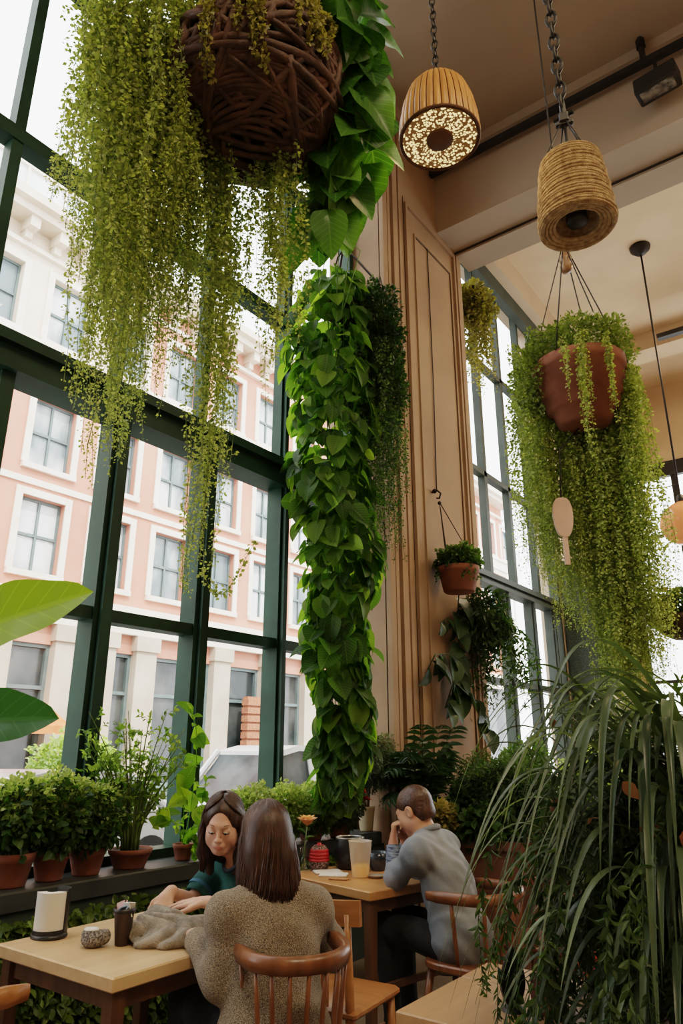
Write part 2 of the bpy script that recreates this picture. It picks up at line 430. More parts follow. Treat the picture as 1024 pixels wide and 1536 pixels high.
def lamp(kind, name, loc, energy, color=(1,1,1), size=.3, rot=(0,0,0), sizey=None):
    l = bpy.data.lights.new(name, kind); l.energy = energy; l.color = color
    if kind == 'AREA':
        l.size = size
        if sizey: l.shape = 'RECTANGLE'; l.size_y = sizey
    elif kind == 'SUN': l.angle = size
    else: l.shadow_soft_size = size
    o = bpy.data.objects.new(name, l); COL.objects.link(o); o.location = loc; o.rotation_euler = rot
    return o
# sun over the roof of this building, onto the facade across the street
s = lamp('SUN', 'sun_light', (0,0,30), 3.4, (1,.93,.82), .02)
s.rotation_euler = Vector((-.62,.30,-.72)).to_track_quat('-Z','Y').to_euler()
# daylight portals in the two window openings
for y0, y1, z0, z1 in ((-1,5.05,.85,8.2),(7.1,10.4,.85,8.2)):
    p = lamp('AREA', 'window_light', (-3.95,(y0+y1)/2,(z0+z1)/2), 1, size=z1-z0, sizey=y1-y0, rot=(0,math.radians(-90),0))
    p.data.cycles.is_portal = True
# added warm area lights below the ceiling as room fill, no fixtures modelled
lamp('AREA', 'ceiling_fill', (2.2,-1.2,8.3), 260, (1,.78,.52), 2.2)
lamp('AREA', 'ceiling_fill', (3.8,3.6,8.3), 150, (1,.78,.52), 2.0)
lamp('AREA', 'ceiling_fill', (1.2,11,8.3), 360, (1,.76,.48), 2.4)

# ================================================================== materials
M = {}
M['plaster'] = pm('plaster_warm', (.30,.20,.125), (.365,.25,.16), 1.6, .8, .05, 20)
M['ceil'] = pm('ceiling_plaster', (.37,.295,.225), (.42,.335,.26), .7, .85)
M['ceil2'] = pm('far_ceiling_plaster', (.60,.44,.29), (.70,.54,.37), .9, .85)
M['wall'] = pm('cream_wall', (.52,.42,.31), (.58,.47,.36), 1.2, .85)
M['green'] = pm('green_frame_paint', (.010,.036,.022), (.018,.058,.036), 3, .5, .03, spec=.25)
M['greywin'] = pm('blue_grey_frame_paint', (.045,.06,.05), (.065,.085,.072), 3, .5, spec=.3)
M['ledge'] = pm('dark_ledge_paint', (.02,.024,.022), (.04,.046,.042), 4, .5)
M['floor'] = pm('stone_floor', (.20,.16,.12), (.30,.25,.19), 2.2, .55, .1, 14)
M['darkwall'] = pm('dark_green_wall', (.02,.035,.025), (.035,.05,.035), 5, .7)
M['frost'] = pm('dark_green_speckled_panel', (.025,.04,.026), (.085,.11,.075), 60, .6, lo=.45, hi=.75)
M['glass'] = glass_mat('window_glass', (.985,.995,.99), .035)
M['black'] = pm('black_metal', (.012,.012,.012), (.022,.02,.018), 8, .5)
M['iron'] = pm('dark_iron', (.025,.022,.02), (.045,.038,.03), 20, .5, metal=.6)
M['groove'] = pm('dark_groove', (.04,.03,.025), (.05,.04,.03), 5, .9)

# ================================================================== room shell
struct('floor', MB().bx(-3.95,6,-6,14.7,-.1,0), M['floor'])
struct('ceiling', MB().bx(-3.95,6,-6,6.42,8.55,8.75), M['ceil'])
struct('ceiling_far', MB().bx(-3.95,6,7.2,14.7,8.6,8.75), M['ceil2'])
struct('wall_right', MB().bx(6,6.2,-6,14.7,-.1,8.75), M['wall'])
struct('wall_behind', MB().bx(-3.95,6.2,-6.2,-6,-.1,8.75), M['wall'])
m = MB().bx(-3.95,-3.62,-6,5.1,-.1,.78).bx(-3.95,-3.62,-6,-1.05,.78,8.6).bx(-3.95,-3.62,-1.05,5.1,8.2,8.6)
struct('wall_left', m, M['wall'])
struct('wall_left_far', MB().bx(-3.95,-3.62,6.94,14.7,-.1,.8).bx(-3.95,-3.62,10.45,14.7,.8,8.6).bx(-3.95,-3.6,6.94,10.45,8.25,8.6), M['wall'])
m = MB().bx(-3.95,6,14.5,14.7,-.1,1.0).bx(-3.95,6,14.5,14.7,6.85,8.6).bx(-3.95,-3.5,14.5,14.7,1,6.85).bx(4.2,6,14.5,14.7,1,6.85)
struct('wall_far', m, M['ceil2'])
# panelled pillar between the two window walls
struct('wall_pillar', MB().bx(-3.95,-3.3,5.1,6.94,-.1,8.6), M['plaster'])
m = MB()
for y, wd, pr in ((5.14,.08,.05),(5.25,.05,.03),(5.36,.09,.045),(5.50,.04,.02)): m.bx(-3.31,-3.3+pr,y-wd/2,y+wd/2,0,8.5)
m.bx(-3.31,-3.27,6.84,6.94,0,7.36)
struct('trim_pilaster', m, M['plaster'])
m = MB()
def panel(y0, y1, z0, z1, t=.03, p=.018):
    m.bx(-3.305,-3.3+p,y0,y0+t,z0,z1); m.bx(-3.305,-3.3+p,y1-t,y1,z0,z1); m.bx(-3.305,-3.3+p,y0+t,y1-t,z0,z0+t); m.bx(-3.305,-3.3+p,y0+t,y1-t,z1-t,z1)
panel(5.62,6.80,.5,7.32,.035,.03); panel(5.82,6.70,.8,7.02,.022,.016)
struct('trim_panel', m, M['plaster'])
m = MB()
for y, z0, z1 in ((5.60,.4,7.4),(5.845,.83,6.98),(6.672,.83,6.98)): m.bx(-3.302,-3.296,y,y+.009,z0,z1)
m.bx(-3.302,-3.296,5.845,6.68,6.985,6.995)
struct('trim_panel_groove', m, M['groove'])
# stepped beam over the passage to the far room
struct('beam', MB().bx(-3.3,6,6.4,7.2,7.42,8.62).bx(-3.3,6,6.87,7.25,7.37,7.44), M['ceil'])
struct('trim_beam_groove', MB().bx(-3.3,6,6.855,6.872,7.40,7.423), M['groove'])
m = MB().bx(-3.6,6,12.2,12.7,8.25,8.62).bx(-3.62,-3.35,7.25,14.5,8.2,8.62)
struct('trim_far_beam', m, M['ceil2'])
struct('trim_window_header', MB().bx(-3.62,-3.5,7.25,14.4,7.95,8.2), M['greywin'])
struct('trim_cornice', MB().bx(-3.3,-3.24,5.1,6.4,8.38,8.55).bx(-3.24,6,6.36,6.4,8.42,8.55), M['ceil'])
struct('ledge', MB().bbox((-3.485,1.98,.775),(.29,6.1,.09),.008), M['ledge'])
struct('wall_under_ledge', MB().bx(-3.62,-3.36,-1.05,5.09,0,.73), M['darkwall'])
struct('wall_green_partition', MB().bx(-3.6,-2.72,10.46,10.6,0,4.15), M['frost'])

def window(name, X, ys, zs, rails, mulls, fm, t=.05, extra=None, pane_cells=None):
    """X plane window running along Y; rails: (z, height, depth); mulls: (y, width, depth, z0, z1)"""
    r = bpy.data.objects.new(name, None); COL.objects.link(r); r.location = (X, ys[0], zs[0]); r['kind'] = 'structure'
    f = MB(); d = .07
    f.bx(X-d,X+d,ys[0],ys[1],zs[0],zs[0]+.07).bx(X-d,X+d,ys[0],ys[1],zs[1]-.07,zs[1]).bx(X-d,X+d,ys[0],ys[0]+.06,zs[0]+.07,zs[1]-.07).bx(X-d,X+d,ys[1]-.06,ys[1],zs[0]+.07,zs[1]-.07)
    f.build('window_frame', fm, r)
    for z, h, dp in rails:
        q = MB().bx(X-dp,X+dp,ys[0]+.06,ys[1]-.06,z-h/2,z+h/2)
        if h > .12: q.bx(X+dp,X+dp+.05,ys[0]+.06,ys[1]-.06,z+h/2-.05,z+h/2+.02).bx(X+dp,X+dp+.025,ys[0]+.06,ys[1]-.06,z-h/2,z-h/2+.05)
        q.build('transom', fm, r)
    for y, wd, dp, z0, z1 in mulls:
        q = MB().bx(X-dp,X+dp,y-wd/2,y+wd/2,z0,z1)
        if wd > .08: q.bx(X+dp,X+dp+.035,y-wd/4,y+wd/4,z0,z1)
        q.build('mullion', fm, r)
    for y0, y1, z0, z1 in pane_cells:
        MB().bx(X-.055,X-.045,y0,y1,z0,z1).build('pane', M['glass'], r)
    return r
def cells(ys, zs): return [(a,b,c,d) for a,b in zip(ys[:-1],ys[1:]) for c,d in zip(zs[:-1],zs[1:])]
lo = [-1,.05,.9,1.72,2.5,3.28,4.1,5.05]; hi = [-1,.05,.8,1.55,2.45,3.2,4.1,5.05]
window('window_1', -3.7, (-1.05,5.09), (.80,8.2), [(2.2,.075,.06),(3.57,.2,.1),(5.07,.1,.06),(6.6,.07,.05)],
       [(y,wd,.075,.87,3.47) for y,wd in ((.05,.1),(.9,.1),(1.72,.08),(2.5,.13),(3.28,.13),(4.1,.09))] +
       [(y,wd,.05,3.67,8.13) for y,wd in ((.05,.06),(.8,.06),(1.55,.07),(2.45,.05),(3.2,.06),(4.1,.09))],
       M['green'], pane_cells=cells(lo,[.87,2.2,3.5]) + cells(hi,[3.65,5.07,6.6,8.13]))
window('window_2', -3.7, (6.94,10.45), (.80,8.25), [(2.2,.07,.06),(3.41,.13,.08),(4.88,.07,.05),(6.6,.07,.05)],
       [(y,.085,.06,.87,3.35) for y in (7.62,8.5,9.34,10.1)] + [(y,.08,.05,3.47,8.18) for y in (8.12,8.88,9.7)],
       M['greywin'], pane_cells=cells([7.15,8.12,8.88,9.7,10.4],[3.45,4.88,6.6,8.18]) + cells([7.15,7.62,8.5,9.34,10.1,10.4],[.87,2.2,3.38]))
# window in the far end wall (runs along X)
r = bpy.data.objects.new('window_3', None); COL.objects.link(r); r.location = (-3.5,14.5,1); r['kind'] = 'structure'
MB().bx(-3.5,4.2,14.45,14.55,1,1.08).bx(-3.5,4.2,14.42,14.55,6.6,6.9).bx(-3.5,-3.4,14.45,14.55,1.08,6.6).bx(4.1,4.2,14.45,14.55,1.08,6.6).build('window_frame', M['black'], r)
for z in (2.6,4.15,5.4): MB().bx(-3.4,4.1,14.46,14.54,z-.03,z+.03).build('transom', M['black'], r)
for x in (-2.5,-1.2,.1,1.4,2.7): MB().bx(x-.05,x+.05,14.45,14.55,1.08,6.6).build('mullion', M['black'], r)
MB().bx(-3.4,4.1,14.5,14.51,1.08,6.6).build('pane', M['glass'], r)

# ================================================================== street and the building across it
M['asphalt'] = pm('asphalt', (.16,.16,.16), (.22,.22,.21), 3, .85)
M['pave'] = pm('pavement', (.45,.43,.40), (.55,.53,.5), 2, .85)
M['peach'] = pm('peach_stucco', (.53,.205,.145), (.60,.265,.195), .5, .9, .03)
M['stone'] = pm('pale_stone', (.62,.52,.42), (.74,.64,.53), .8, .85, .05)
M['pier'] = pm('ground_floor_stone', (.40,.33,.26), (.50,.42,.34), .8, .85, .05)
M['trimw'] = pm('cream_trim', (.72,.62,.52), (.78,.69,.6), 2, .8)
M['wframe'] = pm('grey_green_window_paint', (.10,.14,.14), (.14,.18,.18), 3, .5)
M['oglass'] = pm('painted_reflection_glass', (.16,.20,.22), (.62,.66,.66), .55, .15, stretch=(1,1,.5), lo=.42, hi=.58)  # pale noise patches paint reflections into the pane colour
M['sglass'] = pm('dark_shop_glass', (.02,.027,.03), (.13,.13,.125), .7, .15, lo=.4, hi=.7)
M['attic'] = pm('attic_glass', (.42,.47,.50), (.70,.74,.76), .6, .25)
M['awning'] = pm('orange_awning', (.60,.14,.05), (.7,.2,.08), 3, .8)
M['brick'] = pm('red_brick', (.30,.10,.06), (.42,.17,.10), 12, .9)
o = struct('ground_street', MB().bx(-70,-3.96,-40,70,-.45,-.25), M['asphalt'])
o = struct('ground_pavement', MB().bx(-6.0,-3.96,-40,70,-.25,-.12).bx(-18.6,-15.5,-40,70,-.25,-.08), M['pave'])
FX = -18.0
bld = thing('office_building', 'peach and cream stone building with tall sash windows across the street', 'building', (FX-3,14,-.1))
yc = [.9+2.3*k for k in range(-3,19)]; WW = .66
floors = [(5.98,8.1),(9.02,11.1),(12.95,15.1)]
zz = [4.9] + [q for f in floors for q in f] + [16.7]
def facade_wall(zlo, zhi, rows, y0, y1, mat, name):
    q = MB(); ys = [y for y in yc if y0 < y < y1]; edges = [y0] + [e for y in ys for e in (y-WW,y+WW)] + [y1]
    for i in range(0, len(edges), 2): q.bx(FX-.5,FX,edges[i],edges[i+1],zlo,zhi)
    zs = [zlo] + [e for r_ in rows for e in r_] + [zhi]
    for y in ys:
        for i in range(0, len(zs), 2): q.bx(FX-.5,FX,y-WW,y+WW,zs[i],zs[i+1])
    q.build(name, mat, bld)
YA, YB = -8, 42
facade_wall(4.9, 12.2, floors[:2], YA, YB, M['peach'], 'upper_wall')
facade_wall(12.2, 16.6, floors[2:], YA, 13.2, M['stone'], 'stone_storey')
facade_wall(12.2, 16.6, floors[2:], 13.2, YB, M['peach'], 'upper_wall')
MB().bx(FX-6,FX-.5,YA,YB,-.1,16.6).build('core', M['sglass'], bld)
q = MB()
for z0, z1, p in ((4.65,5.25,.22),(5.25,5.45,.35),(8.42,8.6,.06),(11.75,12.0,.12),(12.0,12.55,.25),(12.55,12.7,.35),(15.6,15.75,.15)): q.bx(FX,FX+p,YA,YB,z0,z1)
q.build('string_course', M['trimw'], bld)
q = MB().bx(FX-.3,FX+.95,YA,YB,16.6,16.9).bx(FX-.3,FX+.7,YA,YB,16.35,16.6)
y = YA
while y < 24:
    q.bx(FX,FX+.6,y,y+.3,16.0,16.35); q.bx(FX,FX+.3,y+.04,y+.26,15.75,16.0); y += .95
q.build('cornice', M['stone'], bld)
y = .3
while y < 14:
    MB().ell((FX+.26,y,12.28),(.05,.17,.2)).build('medallion', M['stone'], bld, smooth=True); y += 1.6
for z0, z1 in floors:
    for y in yc:
        if y < 5 and z0 < 9 and y < 1: continue
        wn = MB()
        wn.bx(FX-.28,FX-.2,y-WW,y-WW+.07,z0,z1).bx(FX-.28,FX-.2,y+WW-.07,y+WW,z0,z1).bx(FX-.28,FX-.2,y-WW+.07,y+WW-.07,z0,z0+.08).bx(FX-.28,FX-.2,y-WW+.07,y+WW-.07,z1-.08,z1)
        wn.bx(FX-.27,FX-.19,y-.035,y+.035,z0+.08,z1-.08).bx(FX-.27,FX-.18,y-WW+.07,y-.035,(z0+z1)/2-.04,(z0+z1)/2+.04).bx(FX-.27,FX-.18,y+.035,y+WW-.07,(z0+z1)/2-.04,(z0+z1)/2+.04)
        f = wn.build('window', M['wframe'], bld)
        MB().bx(FX-.26,FX-.25,y-WW+.07,y+WW-.07,z0+.08,z1-.08).build('pane', M['oglass'], f)
        MB().bx(FX-.02,FX+.12,y-WW-.18,y+WW+.18,z0-.16,z0).bx(FX,FX+.05,y-WW-.2,y-WW,z0,z1+.2).bx(FX,FX+.05,y+WW,y+WW+.2,z0,z1+.2).bx(FX,FX+.06,y-WW,y+WW,z1,z1+.2).build('window_surround', M['trimw'], bld)
# attic of glass set back on the roof
MB().bx(FX-4,FX-1.2,YA,13.4,16.9,19.6).build('attic', M['attic'], bld)
q = MB()
for k in range(16): q.bx(FX-1.2,FX-1.12,-7.6+1.35*k,-7.52+1.35*k,16.9,19.6)
q.bx(FX-1.2,FX-1.1,YA,13.4,19.5,19.75).bx(FX-1.2,FX-1.12,YA,13.4,18.2,18.28).build('attic_mullions', M['trimw'], bld)
# ground floor: stone piers, dark shop windows
py = [-7.5,-3.2,1.2,4.2,7.6,9.3,11.3,12.5,14.0,17.2,19.6,22,26,31,37]
for k, y in enumerate(py): MB().bx(FX-.5,FX+.18,y-.38,y+.38,-.1,4.65).bx(FX-.5,FX+.26,y-.45,y+.45,4.2,4.65).bx(FX-.5,FX+.26,y-.45,y+.45,-.1,.5).build('pier', M['pier'], bld)
for y0, y1 in zip(py[:-1], py[1:]):
    f = MB().bx(FX-.3,FX-.1,y0+.38,y0+.48,.3,4.1).bx(FX-.3,FX-.1,y1-.48,y1-.38,.3,4.1).bx(FX-.3,FX-.1,y0+.48,y1-.48,4.0,4.1).bx(FX-.3,FX-.1,y0+.48,y1-.48,2.9,3.0).bx(FX-.3,FX-.1,y0+.48,y1-.48,-.1,.4).build('shop_window', M['wframe'], bld)
    MB().bx(FX-.25,FX-.22,y0+.48,y1-.48,.4,4.0).build('pane', M['sglass'], f)
    MB().bx(FX-.5,FX-.02,y0+.38,y1-.38,4.1,4.65).build('fascia', M['peach'], bld)
q = MB()
for k in range(11): q.bx(FX+.19,FX+.5,18.2,19.2,.1+.27*k,.3+.27*k)
q.bx(FX+.19,FX+.42,18.25,19.15,0,3.1)
q.build('brick_pier', M['brick'], bld)
MB().add([(FX-.05,7.8,2.55),(FX-.05,11.0,2.55),(FX+1.2,11.0,1.95),(FX+1.2,7.8,1.95),(FX+1.2,7.8,1.75),(FX+1.2,11.0,1.75)],[[0,1,2,3],[3,2,5,4]]).build('awning', M['awning'], bld)

# parked cars
M['carw'] = pm('white_car_paint', (.75,.76,.78), (.8,.81,.82), 1, .2); M['carg'] = pm('silver_car_paint', (.50,.53,.56), (.58,.6,.63), 1, .2, metal=.3)
M['carglass'] = pm('car_glass', (.03,.04,.045), (.14,.16,.17), 1.6, .12); M['rubber'] = pm('tyre_rubber', (.02,.02,.02), (.03,.03,.03), 8, .8)
M['hub'] = pm('wheel_metal', (.4,.4,.41), (.5,.5,.5), 4, .35, metal=.8); M['redlamp'] = pm('tail_lamp', (.4,.03,.02), (.5,.04,.03), 4, .3)
def car(name, label, x, y, H, Lh, mat):
    """long axis along Y"""
    g = -.25
    t = thing(name, label, 'car', (x,y,g)); W = .86
    sx = lambda yy, zz, wd: (yy, zz, wd)
    prof = [(-Lh,.42),(-Lh+.02,.72),(-Lh+.35,.86),(-Lh*.52,.93),(Lh*.62,.95),(Lh-.08,.86),(Lh,.6),(Lh-.03,.36),(-Lh+.1,.3)]
    q = MB(); n = len(prof); vs = []
    for xx, ins in ((-W,.06),(-W+.1,0),(W-.1,0),(W,.06)):
        for yy, z in prof: vs.append((x+xx, y+yy*(1-ins*.5), g+(z-.6)*(1-ins)+.6))
    fs = [list(range(n)), [3*n+i for i in range(n-1,-1,-1)]]
    for k in range(3): fs += [[k*n+i, (k+1)*n+i, (k+1)*n+(i+1)%n, k*n+(i+1)%n] for i in range(n)]
    q.add(vs, fs)
    # roof and pillars
    cab = [(-Lh*.62,.92),(-Lh*.30,H-.09),(-.05*Lh,H),(Lh*.45,H-.03),(Lh*.74,.94)]
    rf = [(-W+.14, cab[1]),( -W+.14,cab[2]),(-W+.14,cab[3])]
    vs = [(x+sxx*(W-.16), y+a, g+b) for sxx in (-1,1) for a, b in cab[1:4]]
    vs2 = [(v[0], v[1], v[2]-.09) for v in vs]
    q.add(vs+vs2, [[0,3,4,1],[1,4,5,2],[0,1,7,6],[1,2,8,7],[3,9,10,4],[4,10,11,5],[0,6,9,3],[2,5,11,8]])
    for sxx in (-1,1):
        xb, xt = x+sxx*(W-.05), x+sxx*(W-.17)
        for a, b in ((cab[0],cab[1]),(cab[4],cab[3]),((.12*Lh,.93),(.08*Lh,H-.03))):
            q.tube([(xb,y+a[0],g+a[1]),(xt,y+b[0],g+b[1])], .055, 8)
    q.build('body', mat, t, ang=35)
    gq = MB(); W2 = W-.12; W3 = W-.22
    gv = [(x+sxx*(W2 if k in (0,4) else W3), y+cab[k][0]*.985, g+cab[k][1]-.05) for sxx in (-1,1) for k in range(5)]
    gq.add(gv, [[0,1,2,3,4],[9,8,7,6,5],[0,5,6,1],[4,3,8,9],[1,6,7,2],[2,7,8,3]]).build('windows', M['carglass'], t)
    for sxx in (-1,1):
        for yy in (-Lh*.62, Lh*.62):
            wq = MB().cyl((x+sxx*(W-.2),y+yy,g+.32),(x+sxx*(W+.01),y+yy,g+.32),.32,n=24).build('wheel', M['rubber'], t, ang=40)
            MB().cyl((x+sxx*(W),y+yy,g+.32),(x+sxx*(W+.02),y+yy,g+.32),.2,n=16).build('hubcap', M['hub'], wq)
        MB().bbox((x+sxx*(W-.22),y-Lh+.04,g+.68),(.26,.1,.14),.02).build('headlamp', M['hub'], t)
        MB().bbox((x+sxx*(W-.2),y+Lh-.05,g+.72),(.22,.08,.16),.02).build('tail_lamp', M['redlamp'], t)
    return t
car('parked_car', 'white hatchback parked on the street behind the ivy column', -8.6, 9.55, 1.72, 1.95, M['carw'])
car('parked_car', 'silver car parked beyond the leafy terracotta pots', -8.6, 5.1, 1.43, 2.05, M['carg'])
# ================================================================== hanging lamps and hanging plants
RV = V(.8028,.5962,0); HV = V(-.5962,.8028,0)       # the room's two diagonal directions along which the photo's plants spread
M['cord'] = pm('black_cord', (.015,.014,.012), (.025,.022,.02), 10, .6)
M['terra'] = pm('terracotta', (.17,.060,.034), (.26,.10,.058), 5, .75, .12, 25)
M['terra_dk'] = pm('weathered_terracotta', (.13,.055,.035), (.24,.10,.06), 5, .75, .2, 20)
M['soil'] = pm('potting_soil', (.02,.014,.01), (.05,.035,.025), 30, .95, .5)
M['wicker'] = pm('dark_wicker', (.045,.024,.016), (.12,.062,.04), 9, .7, .3, 50)
M['liner'] = pm('dark_moss_liner', (.008,.008,.005), (.02,.02,.012), 20, .95)
M['jute'] = pm('jute_rope', (.30,.20,.10), (.52,.37,.21), 40, .9, .5, 160)
M['stick'] = pm('brown_stem', (.10,.065,.03), (.16,.11,.06), 14, .8)
L_string = leaf_mat('string_leaf', (.10,.14,.05), (.23,.29,.11), (.42,.47,.22), .45)
L_string2 = leaf_mat('curtain_leaf', (.10,.145,.04), (.27,.335,.11), (.48,.54,.22), .42)
L_olive = leaf_mat('olive_leaf', (.12,.115,.03), (.25,.235,.07), (.40,.38,.14), .35)
L_dark = leaf_mat('dark_small_leaf', (.016,.042,.014), (.045,.095,.03), (.12,.20,.065), .35)
L_pothos = leaf_mat('pothos_leaf', (.022,.075,.012), (.045,.14,.02), (.11,.25,.04), .38, .35, .3)
L_ivy = leaf_mat('ivy_leaf', (.03,.085,.018), (.08,.175,.035), (.22,.35,.06), .64, .42, .25)
L_deep = leaf_mat('deep_green_leaf', (.010,.028,.010), (.022,.055,.02), (.05,.10,.035), .22, .35, .2)
L_bush = leaf_mat('bush_leaf', (.025,.06,.014), (.06,.13,.03), (.14,.24,.07), .35)

def chain_mesh(p, ztop, link=.05, r=.006):
    q = MB(); z = p[2]; k = 0
    while z < ztop:
        a = V(1,0,0) if k % 2 else V(0,1,0); pts = []
        for i in range(11):
            t = 2*PI*i/10; pts.append(V(p[0],p[1],z+link*.5) + a*math.cos(t)*link*.3 + V(0,0,1)*math.sin(t)*link*.62)
        q.tube(pts, r, 5, cap=False); z += link*.98; k += 1
    return q
CEIL = 8.55
# ---- wooden slatted pendant
c = V(-1.26,2.53,4.36)
t = thing('pendant_lamp', 'tapered wooden slat pendant lamp with a glowing perforated underside on a chain', 'lamp', c)
M['slat'] = pm('honey_wood_slats', (.33,.135,.035), (.48,.22,.07), 12, .45, .05, 40, stretch=(3,3,.4), emis=(.9,.4,.08), es=.10)
M['slatgap'] = pm('slat_gap', (.10,.04,.015), (.14,.06,.02), 10, .7)
prof = [(.195,0),(.200,.02),(.194,.10),(.178,.20),(.150,.29),(.118,.335),(.03,.345)]
MB().lathe([(r-.006,z) for r,z in prof], c, 48).build('shade_lining', M['slatgap'], t, smooth=True)
q = MB()
for k in range(34):
    a = 2*PI*k/34; pts = [c+V(r*math.cos(a), r*math.sin(a), z+.004) for r, z in prof[:6]]
    wd = .0155
    for i in range(len(pts)-1):
        pass
    tang = V(-math.sin(a), math.cos(a), 0); out = V(math.cos(a), math.sin(a), 0); vs = []
    for (r, z), p in zip(prof[:6], pts):
        ww = wd*r/.195
        vs += [p-tang*ww, p-tang*ww*.6+out*.006, p+tang*ww*.6+out*.006, p+tang*ww]
    q.add(vs, [[i*4+j, i*4+j+1, i*4+j+5, i*4+j+4] for i in range(5) for j in range(3)])
q.build('shade', M['slat'], t, smooth=True)
MB().lathe([(.186,.004),(.200,-.004),(.206,.006),(.202,.018)], c, 48).build('rim', M['slatgap'], t, smooth=True)
# perforated glowing disc: small holes are bright, ribs are dark
m, nt, b = new_mat('glowing_perforated_disc'); N = nt.nodes; L = nt.links
tc = N.new('ShaderNodeTexCoord'); sp = N.new('ShaderNodeSeparateXYZ'); L.new(tc.outputs['Object'], sp.inputs[0])
ln = N.new('ShaderNodeVectorMath'); ln.operation = 'LENGTH'; L.new(tc.outputs['Object'], ln.inputs[0])
at2 = N.new('ShaderNodeMath'); at2.operation = 'ARCTAN2'; L.new(sp.outputs[1], at2.inputs[0]); L.new(sp.outputs[0], at2.inputs[1])
cx = N.new('ShaderNodeCombineXYZ')
ra = N.new('ShaderNodeMath'); ra.operation = 'MULTIPLY'; ra.inputs[1].default_value = 72; L.new(ln.outputs['Value'], ra.inputs[0])
ta = N.new('ShaderNodeMath'); ta.operation = 'MULTIPLY'; ta.inputs[1].default_value = 10; L.new(at2.outputs[0], ta.inputs[0])
L.new(ra.outputs[0], cx.inputs[0]); L.new(ta.outputs[0], cx.inputs[1])
vo = N.new('ShaderNodeTexVoronoi'); vo.inputs['Scale'].default_value = 1.0; L.new(cx.outputs[0], vo.inputs['Vector'])
rp = N.new('ShaderNodeValToRGB'); rp.color_ramp.elements[0].position = .36; rp.color_ramp.elements[0].color = (1,.70,.30,1); rp.color_ramp.elements[1].position = .52; rp.color_ramp.elements[1].color = (.05,.022,.006,1)
L.new(vo.outputs['Distance'], rp.inputs[0]); L.new(rp.outputs[0], b.inputs['Emission Color']); b.inputs['Emission Strength'].default_value = 1.6
b.inputs['Base Color'].default_value = (.1,.05,.02,1)
M['disc'] = m
o = MB().lathe([(.0,0),(.06,.0),(.13,.0),(.192,.0)], (0,0,.006), 48).build('glowing_disc', M['disc'], t, world=False)
MB().lathe([(0,-.012),(.06,-.012),(.068,-.004),(.068,.004)], c, 32).build('centre_cap', M['slatgap'], t, smooth=True)
chain_mesh(c+V(0,0,.35), CEIL-.02, .055, .005).build('chain', M['iron'], t, smooth=True)
MB().lathe([(0,0),(.06,0),(.055,-.03),(.015,-.05),(0,-.05)], (c[0],c[1],CEIL), 20).build('ceiling_cap', M['iron'], t, smooth=True)
lamp('AREA', 'bulb_light', c+V(0,0,-.016), 5, (1,.68,.35), .3)

# ---- rope wound pendant
c = V(-.735,2.87,3.80)
t = thing('pendant_lamp', 'drum pendant lamp wound in jute rope hanging from a heavy black chain', 'lamp', c)
q = MB(); nt_ = 27; H = .36
for k in range(nt_):
    z = H*k/(nt_-1); r = .172 - .034*(z/H)**1.3 + .003*math.sin(k*2.1)
    pts = [c+V((r+.002*math.sin(3*a+k))*math.cos(a), r*math.sin(a), z+.003*math.sin(a*2+k)) for a in np.linspace(0,2*PI,37)]
    q.tube(pts, .0095, 6, cap=False)
for k in range(4):
    r = .163 - .018*k
    q.tube([c+V(r*math.cos(a), r*math.sin(a), -.006+.005*k) for a in np.linspace(0,2*PI,37)], .011, 6, cap=False)
for k in range(7):
    r = .137 - .019*k
    q.tube([c+V(r*math.cos(a), r*math.sin(a), H+.002) for a in np.linspace(0,2*PI,31)], .010, 6, cap=False)
q.build('shade', M['jute'], t, smooth=True)
MB().lathe([(.125,.01),(.10,.05),(.08,.12),(.0,.13)], c, 32).build('shade_lining', M['jute'], t, smooth=True)
MB().lathe([(0,-.0),(.045,.0),(.05,.015),(.045,.09),(0,.1)], c+V(0,0,.01), 24).build('bulb_holder', M['black'], t, smooth=True)
top = c+V(0,0,H+.26)
q = MB().cyl(c+V(0,0,H), top, .008)
for k in range(4):
    a = PI/4+k*PI/2; q.tube([c+V(.135*math.cos(a),.135*math.sin(a),H), top+V(.02*math.cos(a),.02*math.sin(a),0)], .0045, 5)
q.build('suspension_rod', M['black'], t, smooth=True)
q = MB().bbox(top+V(0,0,.03),(.05,.05,.07),.012,.3).bbox(top+V(0,0,.0),(.085,.03,.03),.008,.3).cyl(top+V(-.05,0,.05),top+V(.05,0,.05),.012).cyl(top+V(0,0,.06),top+V(0,0,.12),.016)
q.build('hook_block', M['black'], t, ang=40)
chain_mesh(top+V(0,0,.1), CEIL-.02, .085, .009).build('chain', M['black'], t, smooth=True)
MB().lathe([(0,0),(.06,0),(.055,-.03),(.015,-.05),(0,-.05)], (c[0],c[1],CEIL), 20).build('ceiling_cap', M['black'], t, smooth=True)

# ---- glass globe pendant in the far room
c = V(-1.645,9.76,4.22)
t = thing('pendant_lamp', 'peach glass globe pendant lamp on a thin black rod in the far room', 'lamp', c)
M['peachglass'] = pm('peach_glass', (.58,.20,.09), (.68,.27,.14), 2, .15, emis=(1,.36,.12), es=.22)
M['glow'] = pm('warm_glow', (1,.6,.2), (1,.6,.2), 2, .4, emis=(1,.55,.18), es=9)
MB().lathe([(0,-.27),(.10,-.26),(.2,-.21),(.275,-.11),(.30,0),(.275,.12),(.2,.22),(.12,.275),(.06,.30),(.05,.31)], c, 40).build('globe_shade', M['peachglass'], t, smooth=True)
MB().ell(c+V(.20,-.20,.12),(.06,.06,.05)).build('bulb', M['glow'], t, smooth=True)
MB().lathe([(.052,.29),(.06,.33),(.04,.40),(.012,.42)], c, 20).build('cap', M['black'], t, smooth=True)
MB().cyl(c+V(0,0,.4),(c[0],c[1],8.6),.014).build('rod', M['black'], t, smooth=True)
